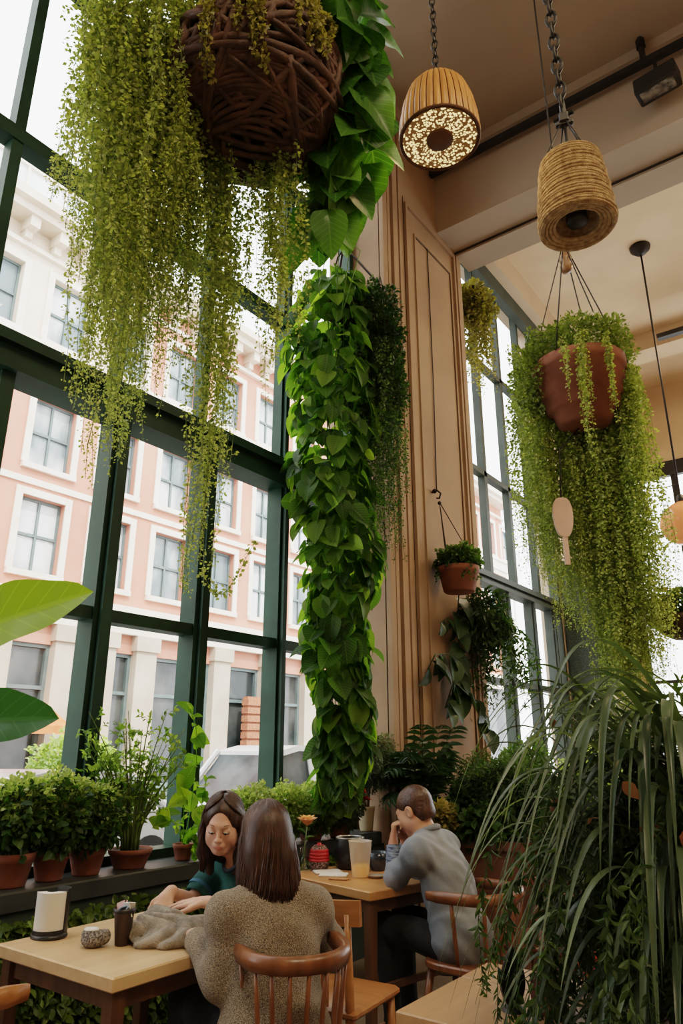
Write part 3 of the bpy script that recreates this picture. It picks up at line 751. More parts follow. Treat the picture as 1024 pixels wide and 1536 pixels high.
MB().lathe([(0,0),(.15,0),(.14,-.05),(.06,-.13),(.02,-.15),(0,-.15)], (c[0],c[1],8.6), 24).build('canopy', M['black'], t, smooth=True)
q = MB(); q.tube([c+V(-.02,-.02,.55)+V(-.9*s_,-.25*s_,.45*s_*s_ -.18*s_+0) for s_ in np.linspace(0,1,9)], .008, 5); q.build('loose_cable', M['black'], t, smooth=True)

# ---- track on the ceiling edge with a spotlight
t = thing('track_light', 'long black lighting track across the ceiling edge with a square spotlight', 'track light', (-3.2,6.3,8.2))
MB().bx(-3.28,5.9,6.24,6.31,8.17,8.24).build('track', M['black'], t)
MB().cyl((-.74,6.275,8.24),(-.74,6.275,8.55),.03).cyl((-.74,6.275,8.42),(-.74,6.275,8.52),.045).cyl((2.4,6.275,8.24),(2.4,6.275,8.55),.03).build('ceiling_stem', M['black'], t, ang=40)
sh = MB().bbox((-.64,6.15,7.74),(.40,.22,.20),.02,-.1).cyl((-.64,6.2,7.8),(-.64,6.27,8.2),.018).build('spotlight', M['black'], t, ang=40)
MB().bbox((-.64,6.13,7.632),(.32,.14,.02),.005,-.1).build('lens', pm('spot_lens',(.03,.03,.03),(.25,.23,.2),14,.1), sh)
# second track in the far room
t = thing('track_light', 'short black lighting track in the far room near the globe lamp', 'track light', (-1.4,11.6,8.4))
MB().bx(-1.9,2.5,11.5,11.62,8.0,8.08).bx(-1.0,-.94,11.53,11.59,8.08,8.6).bx(1.6,1.66,11.53,11.59,8.08,8.6).build('track', M['black'], t)
for x in (-.9,.6): MB().cyl((x,11.56,7.98),(x+.12,11.4,7.7),.10,n=16).cyl((x,11.56,8.0),(x,11.56,7.9),.03).build('spotlight', M['black'], t, ang=40)

# ---- big wicker ball with a curtain of string plants
c = V(-1.77,1.73,4.28); R0 = .39
t = thing('hanging_wicker_planter', 'dark woven wicker ball planter with a long curtain of fine trailing string plants', 'planter', c)
q = MB()
for k in range(120):
    n = nrm(RNG.normal(size=3)*V(1,1,1.5)); a, b, _ = frame(n); s0 = RNG.random()*6.28; ln_ = 1.2+2.6*RNG.random(); off = .5*(RNG.random()-.5)
    rr = R0*(.96+.08*RNG.random()); an = np.linspace(s0, s0+ln_, 18)
    rc = math.sqrt(1-off*off)
    pts = c + rr*(rc*np.outer(np.cos(an),a) + rc*np.outer(np.sin(an),b) + off*n)*V(1,1,.90) + .010*np.sin(an*5+k)[:,None]*n
    q.tube(pts, .011+.011*RNG.random(), 6)
for k in range(16):
    z = -.36 + .012*k; rr = R0*math.sqrt(max(.05,1-(z/R0/.98)**2)); an = np.linspace(0,2*PI,30)
    q.tube(np.stack([c[0]+rr*np.cos(an), c[1]+rr*np.sin(an), c[2]+z*.93+.012*np.sin(an*3+k)],1), .012, 5, cap=False)
q.build('wicker_ball', M['wicker'], t, smooth=True)
MB().ell(c, (R0*.9,R0*.9,R0*.82), 28, 18).build('moss_liner', M['liner'], t, smooth=True)
MB().tube([c+V(0,0,R0*.8),(c[0],c[1],CEIL)], .006, 5).build('cord', M['cord'], t, smooth=True)
def P3(a, b, z): return c + RV*a + HV*b + V(0,0,z)
L = Leaves()
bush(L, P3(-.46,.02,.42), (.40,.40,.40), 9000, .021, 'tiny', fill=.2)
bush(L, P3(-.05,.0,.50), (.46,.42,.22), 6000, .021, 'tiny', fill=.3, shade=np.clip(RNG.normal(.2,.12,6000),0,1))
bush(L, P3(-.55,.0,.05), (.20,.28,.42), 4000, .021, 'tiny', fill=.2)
for k in range(290):
    a = -.23-.51*RNG.random(); b = -.28+.56*RNG.random()
    ln_ = np.interp(a, [-.74,-.66,-.58,-.5,-.4,-.3,-.23],[.9,1.25,1.9,2.3,1.9,1.45,1.2])*(.55+.45*RNG.random()**.6)
    strand(L, P3(a,b,.28), ln_, .021, .0062, .03, shade=.5+.15*(b<0), rad=.016)
for a0, b0, ln_, n in ((-.135,.05,2.05,15),(-.10,.12,1.6,12),(.02,.1,1.0,9),(.07,.05,.75,5),(.13,.05,1.35,10),(.18,.1,1.0,7),(-.2,.1,1.2,9)):
    for k in range(n):
        strand(L, P3(a0+.032*RNG.normal(), b0+.05*RNG.normal(), -.28), ln_*(.72+.28*RNG.random()), .020, .006, .025, shade=.55, rad=.014)
# the longest string ends in a stray curl
pts = P3(-.12,.05,-2.22) + np.stack([RV*(.15*s_)+V(0,0,-.10*math.sin(s_*PI)+.02*s_) for s_ in np.linspace(0,1.3,24)])
L.stem(pts, .0012); L.add('tiny', np.repeat(pts,4,0)+RNG.normal(size=(96,3))*.008, rdir(96), rdir(96), .02, .6)
L.build('trailing_strings', L_string, t)
L = Leaves()
for a0, n in ((-.16,4),(-.02,6),(.06,5),(.20,6),(.27,5),(.32,4)):
    for k in range(n):
        a = a0+.02*RNG.normal(); pts = []
        e1 = -.75 + 1.5*RNG.random()*.6 + (.45 if a0 > .15 else 0)
        th = np.linspace(1.25, e1, 16); x0 = a
        for h_ in th:
            rr = R0*1.10; ch = math.cos(h_); pts.append(P3(x0*(1+.3*math.sin(h_*3+k)*.2), -math.sqrt(max(.002, rr*rr*ch*ch - x0*x0)), rr*.93*math.sin(h_)))
        pts = np.array(pts); L.stem(pts, .0016)
        m = 230; qq = RNG.random(m)*(len(pts)-1); i = qq.astype(int); f = (qq-i)[:,None]; i2 = np.minimum(i+1, len(pts)-1)
        Pp = pts[i]*(1-f)+pts[i2]*f
        L.add('tiny', Pp + RNG.normal(size=(m,3))*.006, rdir(m)+V(0,0,-.6), rdir(m)-HV, .022*(.7+.6*RNG.random(m)))
L.build('clinging_strings', L_olive, t)

# ---- big leaved pothos beside it
t = thing('hanging_pothos', 'large heart-leaved pothos cascading down beside the wicker ball', 'plant', (-1.50,1.93,5.35))
ax = [(-1.50,1.90,5.35),(-1.50,1.98,4.75),(-1.49,2.12,4.32),(-1.58,2.14,4.0),(-1.70,2.10,3.72)]
ax = np.array(ax); L = Leaves(); n = 84
for k in range(n):
    u = (k+.5)/n; s_ = u*(len(ax)-1); i = int(s_); f = s_-i; p = ax[i]*(1-f)+ax[min(i+1,len(ax)-1)]*f
    rad = np.interp(u,[0,.4,.7,1],[.17,.15,.10,.05]); th = RNG.random()*2*PI
    if RNG.random() < .45: th = math.atan2(-HV[1],-HV[0]) + RNG.normal()*.7
    o_ = V(math.cos(th),math.sin(th),0); sz = np.interp(u,[0,.6,1],[.27,.24,.19])*(.8+.4*RNG.random())
    L.stem([p, p+o_*rad*.6+V(0,0,.05), p+o_*rad], .003)
    L.add('big', [p+o_*rad], o_*.45+V(0,0,-1)+.35*RNG.normal(size=3), o_*1+V(0,0,.5)+.3*RNG.normal(size=3), sz, RNG.random())
for p, d, sz in ((P3(.47,-.05,-.05),(.75,.1,-.75),.24),(P3(.45,.0,.28),(.9,0,-.45),.22),(P3(.50,.05,-.22),(.85,.1,-.35),.21),(P3(.25,.15,-.70),(-.7,0,-.75),.20),(P3(.33,.1,-.60),(.1,0,-1),.19)):
    L.add('big', [p], RV*d[0]+HV*d[1]+V(0,0,d[2]), -HV+V(0,0,.5), sz, .7)
q0 = ax + 0
L.stem(q0, .006, 5)
for k in range(5): L.stem([ax[-1]+RNG.normal(size=3)*.04+V(0,0,.1), ax[-1]+RV*.05*k+V(0,0,-.1), ax[-1]+RV*.03*k+V(0,0,-.38)+RNG.normal(size=3)*.03], .0025)
L.build('foliage', L_pothos, t)
MB().lathe([(0,0),(.12,0),(.17,.22),(.18,.24),(.165,.24),(.15,.2),(0,.2)], (-1.50,1.93,5.3), 28).build('pot', M['terra_dk'], t, smooth=True)
MB().tube([(-1.50,1.93,5.5),(-1.50,1.93,CEIL)], .005, 5).build('cord', M['cord'], t, smooth=True)

# ---- ivy column in front of the pillar
AX = V(-3.18,4.20,0)
t = thing('hanging_ivy', 'tall dense column of heart-leaved ivy hanging in front of the pillar', 'plant', AX+V(0,0,5.15))
L = Leaves(); n = 1350
zz_ = 1.08 + (5.42-1.08)*(np.arange(n)+RNG.random(n))/n
th = RNG.random(n)*2*PI
rad = np.interp(zz_, [1.0,1.4,2.2,3.2,4.2,4.9,5.3,5.45],[.07,.13,.20,.25,.28,.30,.22,.08])*(.75+.45*RNG.random(n))
sx_ = np.interp(zz_, [1.0,2.0,3.0,4.0,5.4],[.03,.05,.02,-.05,-.06])+.03*np.sin(zz_*5)
o_ = np.stack([np.cos(th),np.sin(th),np.zeros(n)],1)
P = AX + RV*sx_[:,None] + o_*rad[:,None] + np.stack([0*zz_,0*zz_,zz_],1)
T = o_*.6 + V(0,0,-1) + .42*RNG.normal(size=(n,3)); Nn = o_ + V(0,0,.7) + .35*RNG.normal(size=(n,3))
L.add('heart', P, T, Nn, .155*(.5+.75*RNG.random(n)), np.clip(RNG.normal(.5,.28,n),0,1))
for k in range(10):
    z = np.linspace(5.3,1.15,30); th0 = RNG.random()*6.28
    L.stem(np.stack([AX[0]+.05*np.cos(th0+z), AX[1]+.05*np.sin(th0+z*1.3), z],1), .004, 4)
L.build('ivy_leaves', L_ivy, t)
MB().lathe([(0,-.12),(.10,-.10),(.16,0),(.17,.05),(.15,.04),(0,.03)], AX+V(0,0,5.1), 24).build('pot', M['soil'], t, smooth=True)
q = MB(); q.tube([AX+V(0,0,5.15), AX+V(.0,.05,5.5), AX+V(.0,.1,5.75), AX+V(-.1,.3,5.95), AX+V(-.12,.9,5.9)], .012, 6)
q.tube([AX+RV*-.05+V(0,0,5.3), AX+V(0,.02,5.62), AX+V(-.0,.1,5.75)], .008, 5)
q.build('bracket', M['iron'], t, smooth=True)
A2 = V(-3.0,4.52,0)
t = thing('hanging_string_fern', 'dark fine-leaved trailing plant bunched against the ivy column and pillar', 'plant', A2+V(0,0,5.0))
L = Leaves()
bush(L, A2+V(0,0,4.98), (.25,.25,.40), 6500, .034, 'tiny', fill=.4, shade=np.clip(RNG.normal(.25,.15,4200),0,1))
bush(L, A2+V(.03,.03,4.45), (.24,.24,.55), 5200, .032, 'tiny', fill=.5, shade=np.clip(RNG.normal(.3,.15,3000),0,1))
for k in range(150):
    th0 = RNG.random()*6.28; r_ = .26*RNG.random()**.5; p = A2 + V(r_*math.cos(th0), r_*math.sin(th0), 4.75)
    strand(L, p, .8+1.1*RNG.random(), .028, .011, .04, shade=.5+.4*(RNG.random()<.4), rad=.014)
L.build('trailing_strings', L_dark, t)
MB().lathe([(0,-.1),(.10,-.08),(.15,.0),(.16,.06),(.14,.05),(0,.04)], A2+V(0,0,4.95), 24).build('pot', M['soil'], t, smooth=True)
MB().tube([A2+V(0,0,5.0), A2+V(-.02,.1,5.5), A2+V(-.15,.35,5.8), A2+V(-.28,.62,5.82)], .007, 5).build('bracket', M['iron'], t, smooth=True)

# ---- large terracotta planter with a pale green curtain
c = V(-1.17,4.14,3.62)
t = thing('hanging_terracotta_planter', 'large ribbed terracotta hanging planter with long pale green curtains of leaves', 'planter', c)
PS = .94; prof = [(0,-.27),(.13,-.27),(.17,-.25),(.20,-.17),(.235,-.16),(.245,-.08),(.262,-.075),(.272,0),(.285,.005),(.292,.085),(.305,.09),(.31,.16),(.29,.165),(.27,.1),(0,.09)]
MB().lathe([(r*PS,z) for r,z in prof], c, 48).build('pot', M['terra'], t, smooth=True)
MB().lathe([(0,.12),(.26,.12)], c, 32).build('soil', M['soil'], t)
apex = c+V(0,0,1.10); q = MB()
for k in range(6):
    a = .4+k*PI/3; q.tube([c+V(.30*math.cos(a),.30*math.sin(a),.15), apex+V(.01*math.cos(a),.01*math.sin(a),0)], .0042, 4)
q.tube([apex,(c[0],c[1],CEIL)], .007, 5)
q.build('suspension_wires', M['cord'], t, smooth=True)
MB().lathe([(0,-.08),(.03,-.07),(.042,-.03),(.03,0),(.042,.03),(.03,.07),(0,.08)], apex+V(0,0,-.14), 18).build('wooden_bead', wood_mat('bead_wood',(.25,.13,.06),(.36,.2,.1),'Z',8), t, smooth=True)
def P3(a, b, z): return c + RV*a + HV*b + V(0,0,z)
L = Leaves()
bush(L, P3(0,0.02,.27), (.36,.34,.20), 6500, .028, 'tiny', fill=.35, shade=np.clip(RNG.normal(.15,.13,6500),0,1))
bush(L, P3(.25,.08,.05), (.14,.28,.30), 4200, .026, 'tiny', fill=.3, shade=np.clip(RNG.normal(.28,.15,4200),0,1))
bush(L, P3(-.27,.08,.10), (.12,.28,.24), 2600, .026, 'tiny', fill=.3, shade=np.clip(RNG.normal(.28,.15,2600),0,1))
for k in range(460):
    if RNG.random() < .70: a = .04+.29*RNG.random(); b = -.12+.55*RNG.random(); b = max(b, .05 if a < .22 else -.3); mx = np.interp(a,[.04,.12,.24,.33],[2.05,2.2,2.1,1.9])
    else: a = -.38+.39*RNG.random(); b = .0+.42*RNG.random(); b = max(b, .1 if a > -.27 else 0); mx = np.interp(a,[-.38,-.25,-.05],[1.2,1.45,1.6])
    strand(L, P3(a,b,.12 if abs(a) > .22 else .0), mx*(.62+.38*RNG.random()**.7), .023, .0075, .026, shade=.55, rad=.015)
for a, ln_ in ((-.12,.75),(-.09,.9),(-.07,.55),(.06,.62),(.075,.5),(-.2,.45)):
    for k in range(3): strand(L, P3(a+.006*RNG.normal(), -.335+.02*RNG.normal(), .20), ln_*(.8+.2*RNG.random()), .022, .008, .012, shade=.55, rad=.01)
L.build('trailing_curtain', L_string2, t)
# pale paddle hanging inside the curtain
p = pt = V(-1.34,4.05,2.62)
t = thing('hanging_paddle', 'pale pink wooden paddle hanging handle down below the terracotta planter', 'paddle', p)
out = []
for i in range(15):
    a = PI*i/14; out.append((.062*math.sin(a)**.7*(1.1-.3*i/14), .27-.25*(1-math.cos(a))/2))
prof2 = [(x, z) for x, z in out]
poly = [(x,z) for x,z in prof2] + [(-x,z) for x,z in reversed(prof2[1:-1])]
q = MB(); Mx = np.stack([RV, V(0,0,1), -HV],1)
q.prism(poly, -.012, .012, Mx, p); q.box(p+V(0,0,-.05),(.028,.02,.20),math.atan2(RV[1],RV[0]))
q.build('paddle_blade', pm('pale_pink_paint',(.62,.42,.36),(.70,.50,.43),6,.6), t, ang=40)
MB().tube([p+V(0,0,.265), p+V(.02,.02,.6), (c[0]-.02,c[1]+.0,c[2]-.25)], .005, 5).build('cord', M['cord'], t, smooth=True)

# ---- small terracotta pot hung on the pillar
c = V(-3.05,6.0,2.98)
t = thing('wall_hung_pot', 'small terracotta pot of low greenery hung from a hook on the pillar', 'planter', c)
MB().lathe([(0,-.13),(.14,-.13),(.15,-.12),(.185,.05),(.20,.06),(.205,.11),(.185,.115),(.17,.06),(0,.05)], c, 32).build('pot', M['terra'], t, smooth=True)
L = Leaves(); bush(L, c+V(0,0,.19), (.21,.21,.13), 1300, .045, 'oval', fill=.3)
for k in range(14):
    a = RNG.random()*6.28; strand(L, c+V(.1*math.cos(a),.1*math.sin(a),.25), .22+.1*RNG.random(), .035, .012, .02, shade=.5, out=(.12*math.cos(a),.12*math.sin(a),0))
L.build('greenery', L_bush, t)
q = MB(); hk = V(-3.24,6.0,3.86)
for a in (.5,2.6,4.7): q.tube([c+V(.19*math.cos(a),.19*math.sin(a),.1), hk+V(.02,0,-.06)], .005, 5)
q.tube([(-3.3,6.0,3.92),(-3.24,6.0,3.93),(-3.2,6.0,3.89),(-3.22,6.0,3.84),(-3.25,6.0,3.85)], .010, 6); q.ell(hk+V(.02,0,-.07),.02); q.ell(hk+V(-.03,0,.07),.025)
q.build('hook_and_wires', M['iron'], t, smooth=True)
MB().tube([(-3.29,6.12,7.0),(-3.29,6.12,5.2),(-3.29,6.08,3.95)], .006, 5).build('cord', M['cord'], t, smooth=True)

# ---- dark bushy fern and big-leaved vine on the pillar
c = V(-3.08,6.60,2.66)
t = thing('wall_fern', 'dark bushy fern spilling off a bracket beside the far window', 'plant', c)
L = Leaves(); bush(L, c+V(0,0,.02), (.24,.30,.28), 1500, .075, 'lance', fill=.3, droop=.6, shade=np.clip(RNG.normal(.3,.2,1500),0,1))
for k in range(46):
    a = RNG.random()*6.28; r_ = .25*RNG.random()
    strand(L, c+V(r_*math.cos(a), r_*math.sin(a)+.1, .0), .45+.5*RNG.random(), .065, .02, .05, 'lance', .45, out=(.1*math.cos(a),.12*math.sin(a)+.06,0))
L.build('fronds', L_dark, t)
MB().lathe([(0,-.14),(.10,-.14),(.15,.04),(.14,.05),(0,.03)], c, 24).build('pot', M['black'], t, smooth=True)
MB().tube([c+V(0,0,-.14), c+V(-.1,0,-.18), c+V(-.22,0,-.05)], .012, 6).build('bracket', M['iron'], t, smooth=True)
t = thing('climbing_vine', 'dark vine with large pointed leaves trailing down the pillar below the terracotta pot', 'plant', (-3.25,6.1,1.5))
L = Leaves()
stems = [[(-3.12,6.12,2.86),(-3.2,6.22,2.6),(-3.22,6.25,2.3),(-3.2,6.2,2.1),(-3.18,6.12,1.9)],[(-3.2,6.2,2.25),(-3.2,6.0,2.28),(-3.2,5.75,2.25),(-3.19,5.58,2.1)],[(-3.2,6.18,2.1),(-3.18,6.0,1.98),(-3.16,5.82,1.78)],[(-3.2,6.2,2.0),(-3.14,6.4,1.8),(-3.12,6.5,1.6)],[(-3.22,6.22,2.5),(-3.2,6.0,2.62),(-3.19,5.85,2.55)]]
for sI, st in enumerate(stems):
    L.stem(st, .006, 5); st = np.array(st, float)
    for k in range(8):
        s_ = (k+.5)/8*(len(st)-1); i = int(s_); f = s_-i; p = st[i]*(1-f)+st[i+1]*f
        L.add('oval' if sI else 'heart', [p], V(.35,(-.5 if k % 2 else .5),-1)+.25*RNG.normal(size=3), V(1,0,.3)+.25*RNG.normal(size=3), (.24 if sI != 4 else .15)*(.75+.5*RNG.random()), RNG.random())
L.build('leaves', L_deep, t)

# ---- trailing plant hung at the lintel by the far window
c = V(-3.38,7.5,7.0)
t = thing('lintel_trailing_plant', 'trailing plant hung under the lintel at the top of the far window', 'plant', c)
L = Leaves(); bush(L, c+V(0,0,.02), (.24,.34,.3), 2200, .06, 'tiny', fill=.3)
for k in range(60):
    a = RNG.random()*6.28; r_ = RNG.random()**.5
    strand(L, c+V(.2*r_*math.cos(a), .3*r_*math.sin(a), .0), .5+.75*RNG.random(), .05, .02, .04, shade=.45, rad=.02)
L.build('trailing_strings', L_olive, t)
MB().lathe([(0,-.1),(.12,-.1),(.18,.12),(.16,.12),(0,.08)], c+V(0,0,.1), 24).build('pot', M['black'], t, smooth=True)
MB().tube([c+V(0,0,.2), c+V(0,0,1.2)], .008, 5).build('cord', M['cord'], t, smooth=True)

# ---- dark bowl of flowers at the right
c = V(-.90,4.82,2.08)
t = thing('flower_bowl', 'dark wooden bowl of orange and yellow flowers raised on a tall stand', 'planter', (c[0],c[1],0))
M['bowl'] = wood_mat('dark_bowl_wood', (.035,.018,.01), (.09,.05,.03), 'X', 6, .35)
MB().lathe([(0,0),(.07,.005),(.14,.04),(.19,.10),(.205,.14),(.19,.14),(.13,.07),(0,.06)], c, 36).build('bowl', M['bowl'], t, smooth=True)
L = Leaves(); bush(L, c+V(0,0,.2), (.19,.19,.12), 1300, .035, 'oval', fill=.3); L.build('greenery', L_dark, t)
M['orangepetal'] = leaf_mat('orange_petal', (.55,.12,.02), (.75,.28,.03), (.85,.5,.08), .25, tc=(1,1,1))
for k in range(10):
    a = RNG.random()*6.28; r_ = .17*RNG.random()**.5; L = Leaves(); p = c+V(r_*math.cos(a), r_*math.sin(a), .28+.05*RNG.random()); n = 14
    h_ = np.arange(n)*2.4; d = np.stack([np.cos(h_),np.sin(h_),.3+.5*np.arange(n)/n],1); L.add('oval', np.tile(p,(n,1)), d, V(0,0,1)-.4*d, .034, np.clip(RNG.random()+.1*RNG.normal(size=n),0,1)); L.build('flower', M['orangepetal'], t)
q = MB(); q.tube([c+V(0,0,.01),(c[0],c[1],.03)], .014, 8); q.lathe([(0,0),(.17,0),(.17,.012),(.03,.035),(0,.035)], (c[0],c[1],0), 24); q.build('stand', M['iron'], t, ang=40)
# ================================================================== plants on the ledge, in the corner and in the foreground
LZ = .82
L_pale = leaf_mat('pale_speckled_leaf', (.07,.13,.03), (.20,.30,.09), (.50,.58,.32), .45)
L_cane = leaf_mat('cane_leaf', (.07,.14,.03), (.18,.30,.07), (.34,.46,.15), .5)
L_bright = leaf_mat('bright_leaf', (.08,.20,.02), (.16,.33,.03), (.30,.45,.06), .5, .4, .2)
L_greyg = leaf_mat('grey_green_leaf', (.035,.06,.03), (.09,.13,.065), (.19,.24,.13), .3)
L_strap = leaf_mat('strap_leaf', (.025,.05,.028), (.065,.105,.058), (.15,.21,.12), .25, .32)
L_feather = leaf_mat('feathery_leaf', (.02,.05,.014), (.045,.09,.025), (.10,.16,.05), .3)
L_moss = leaf_mat('moss_leaf', (.03,.065,.012), (.10,.16,.025), (.26,.34,.06), .3)
L_broad = leaf_mat('broad_leaf', (.12,.25,.02), (.20,.36,.03), (.3,.45,.05), .5, .35, .18)
L_broad2 = leaf_mat('broad_leaf_dark', (.015,.07,.02), (.025,.10,.025), (.04,.14,.03), .35, .35, .18)
M['creampot'] = pm('cream_pot', (.45,.38,.25), (.55,.47,.32), 6, .6); M['brownbox'] = pm('brown_planter', (.13,.055,.03), (.18,.08,.045), 4, .65)
def pot_prof(r, h): return [(0,0),(r*.70,0),(r*.74,.01),(r*.95,h*.72),(r*1.0,h*.74),(r*1.06,h*.98),(r*1.02,h),(r*.93,h*.97),(r*.88,h*.8),(0,h*.78)]
def potted(name, label, loc, r, h, mat, cat='plant', group=None):
    t = thing(name, label, cat, loc, group)
    MB().lathe(pot_prof(r, h), loc, 36).build('pot', mat, t, smooth=True)
    MB().lathe([(0,h*.86),(r*.9,h*.86)], loc, 24).build('soil', M['soil'], t)
    return t
# leafy wall under the ledge
L = Leaves(); n = 15000
y = -.9+5.4*RNG.random(n); z = .08+.63*RNG.random(n)**.8; bul = .05+.06*np.sin(y*6+z*5)*np.sin(z*9+y*2)
P = np.stack([-3.335+bul*RNG.random(n)+.04*(z>.5), y, z],1)
L.add('oval', P, V(.6,0,-.5)+.8*RNG.normal(size=(n,3)), V(1,0,.7)+.5*RNG.normal(size=(n,3)), .045*(.6+.8*RNG.random(n)), np.clip(.35+.22*RNG.normal(size=n)+.25*(z-.4),0,1))  # leaf colour painted lighter higher up, imitating the lit upper strip
o = L.build('wall_foliage', L_moss); tag(o, 'leafy green growth covering the wall under the window ledge', 'foliage', kind='stuff')
# three terracotta pots of bushy herbs
for (y, r, h, tz, lab) in ((2.045,.105,.15,.23,'terracotta pot with a dense bushy plant, first along the ledge from the broad green leaf'),
                        (2.255,.087,.13,.26,'terracotta pot with a bushy plant, middle one of three bushy pots on the ledge'),
                        (2.465,.092,.13,.21,'smallest bushy plant in a terracotta pot, right beside the tall cane plant')):
    c = V(-3.485,y,LZ); t = potted('potted_bush', lab, c, r, h, M['terra'], group='bushy plants in terracotta pots on the ledge')
    L = Leaves(); bush(L, c+V(.02,0,h+tz*.62), (.16,.16,tz*.62), 800, .046, 'oval', fill=.35, shade=np.clip(RNG.normal(.3,.18,900),0,1))
    L.build('large_leaves', L_bush, t)
    L = Leaves(); bush(L, c+V(0,0,h+tz*.85), (.16,.165,tz*.62), 2600, .024, 'oval', fill=.35)
    for k in range(16):
        a = RNG.random()*6.28; L.stem([c+V(.03*math.cos(a),.03*math.sin(a),h*.8), c+V(.12*math.cos(a),.12*math.sin(a),h+tz*.6), c+V(.16*math.cos(a),.16*math.sin(a),h+tz)], .003)
    L.build('small_leaves', L_pale, t)
# tall cane plant
c = V(-3.48,2.735,LZ); t = potted('potted_cane_plant', 'tall airy plant with upright green canes in a wide terracotta pot on the ledge', c, .115, .10, M['terra'])
L = Leaves(); S = MB()
for k in range(34):
    a = RNG.random()*6.28; r0 = .06*RNG.random(); lean = .05+.30*RNG.random(); hgt = .42+.32*RNG.random()
    zz2 = np.linspace(0,1,9); px = r0*math.cos(a)+lean*math.cos(a)*zz2**1.7; py_ = r0*math.sin(a)+lean*math.sin(a)*zz2**1.7
    pts = np.stack([c[0]+px*.6, c[1]+py_, c[2]+.09+hgt*zz2],1); S.tube(pts, np.linspace(.006 if k%3 else .009,.002,9), 6)
    for j in range(10):
        q_ = .45+.55*RNG.random() if j < 8 else .2+.3*RNG.random(); p = np.array([np.interp(q_,zz2,pts[:,i]) for i in range(3)]); d = rdir(1)[0]*V(.6,1,.6)+V(0,0,.35); e = p+nrm(d)*.07
        L.stem([p,e],.001); L.add('lance' if j%2 else 'oval', np.array([p+(e-p)*s_ for s_ in (.35,.6,.8,1)]), rdir(4)+nrm(d), V(0,0,1)+.5*RNG.normal(size=(4,3)), .030+.012*RNG.random(4), np.clip(.5+.25*RNG.normal(size=4),0,1))
S.build('canes', pm('green_cane',(.08,.14,.03),(.16,.22,.06),10,.5), t, smooth=True); L.build('leaves', L_cane, t)
# bright climbing plant
c = V(-3.46,3.10,LZ); t = potted('potted_vine', 'bright lime-green leafy vine climbing from a small pot behind the woman in teal', c, .06, .09, M['terra'])
L = Leaves()
for st in ([(0,0,.08),(.02,.03,.3),(0,.06,.55),(.03,.02,.75),(.02,-.04,.86)],[(0,0,.08),(.05,-.1,.2),(.08,-.2,.26),(.1,-.3,.2)],[(0,0,.08),(.06,.08,.25),(.05,.12,.45)],[(0,0,.08),(.12,0,.12),(.17,-.02,.02)],[(0,0,.08),(.1,-.08,.3),(.1,-.1,.42)]):
    st = np.array(st)*V(.7,1,1)+c; L.stem(st, .003, 4)
    for k in range(17):
        s_ = (.15+.85*(k+.5)/17)*(len(st)-1); i = min(int(s_),len(st)-2); f = s_-i; p = st[i]*(1-f)+st[i+1]*f
        big = RNG.random() < .22
        L.add('heart' if big else 'oval', [p], rdir(1)[0]+V(.3,0,.1), V(.5,-.4,.9)+.4*RNG.normal(size=3), (.115 if big else .055)*(.7+.5*RNG.random()), RNG.random())
L.build('leaves', L_bright, t)
# flowering shrubs along the ledge behind the women
for k, (y, r, lab) in enumerate(((3.62,.20,'pale speckled low shrub on the ledge behind the women'),(3.95,.21,'fuller pale speckled shrub on the ledge below the window corner'),(4.28,.19,'pale shrub on the ledge at the foot of the ivy column'))):
    c = V(-3.45,y,LZ); t = potted('potted_shrub', lab, c, .10, .10, M['terra_dk'], group='pale shrubs along the ledge')
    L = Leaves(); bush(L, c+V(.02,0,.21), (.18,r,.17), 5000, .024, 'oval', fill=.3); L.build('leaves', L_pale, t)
M['redpetal'] = leaf_mat('red_petal', (.35,.03,.01), (.60,.07,.02), (.75,.15,.05), .2, tc=(1,1,1))
def bloom(p, r, n, mat, t, name='flower', flat=.3):
    L = Leaves(); h_ = np.arange(n)*2.4; q_ = np.arange(n)/n
    d = np.stack([np.cos(h_)*(1.1-q_),np.sin(h_)*(1.1-q_),flat+q_],1); L.add('oval', np.tile(p,(n,1)), d, V(0,0,1)-.5*d, r*(1.1-.4*q_), np.clip(RNG.random()+.15*RNG.normal(size=n),0,1)); return L.build(name, mat, t)
c = V(-3.38,4.52,LZ); t = potted('potted_geranium', 'green shrub with orange-red flower heads on the ledge', c, .09, .11, M['terra_dk'])
L = Leaves(); bush(L, c+V(.02,0,.22), (.15,.17,.17), 3400, .024, 'oval', fill=.3); L.build('leaves', L_greyg, t)
for p in ((.10,-.06,.36),(.12,-.02,.38),(.15,.08,.30),(.16,.12,.25),(.14,.05,.25),(.1,.14,.31)): bloom(c+V(*p), .045, 14, M['redpetal'], t)
# weeping grey-green shrub in a pale vase
c = V(-3.44,4.96,LZ); t = thing('potted_weeping_shrub', 'round grey-green weeping shrub in a tall cream vase in the corner', 'plant', c)
MB().lathe([(0,0),(.045,0),(.05,.01),(.07,.17),(.075,.18),(.065,.18),(0,.15)], c, 28).build('pot', M['creampot'], t, smooth=True)
q = MB()
for k in range(6): a = k*1.05; q.tube([c+V(.02*math.cos(a),.02*math.sin(a),.15), c+V(.03*math.cos(a+1),.03*math.sin(a+1),.3), c+V(.08*math.cos(a),.08*math.sin(a),.45)], .007, 5)
q.build('stem', M['stick'], t, smooth=True)
L = Leaves(); bush(L, c+V(.04,0,.52), (.22,.23,.22), 4200, .028, 'lance', fill=.4, droop=.8)
for k in range(60): a = RNG.random()*6.28; strand(L, c+V(.05*math.cos(a),.05*math.sin(a),.70), .25+.3*RNG.random(), .028, .008, .01, 'lance', .6, out=(.15*math.cos(a),.17*math.sin(a),0))
L.build('leaves', L_greyg, t)
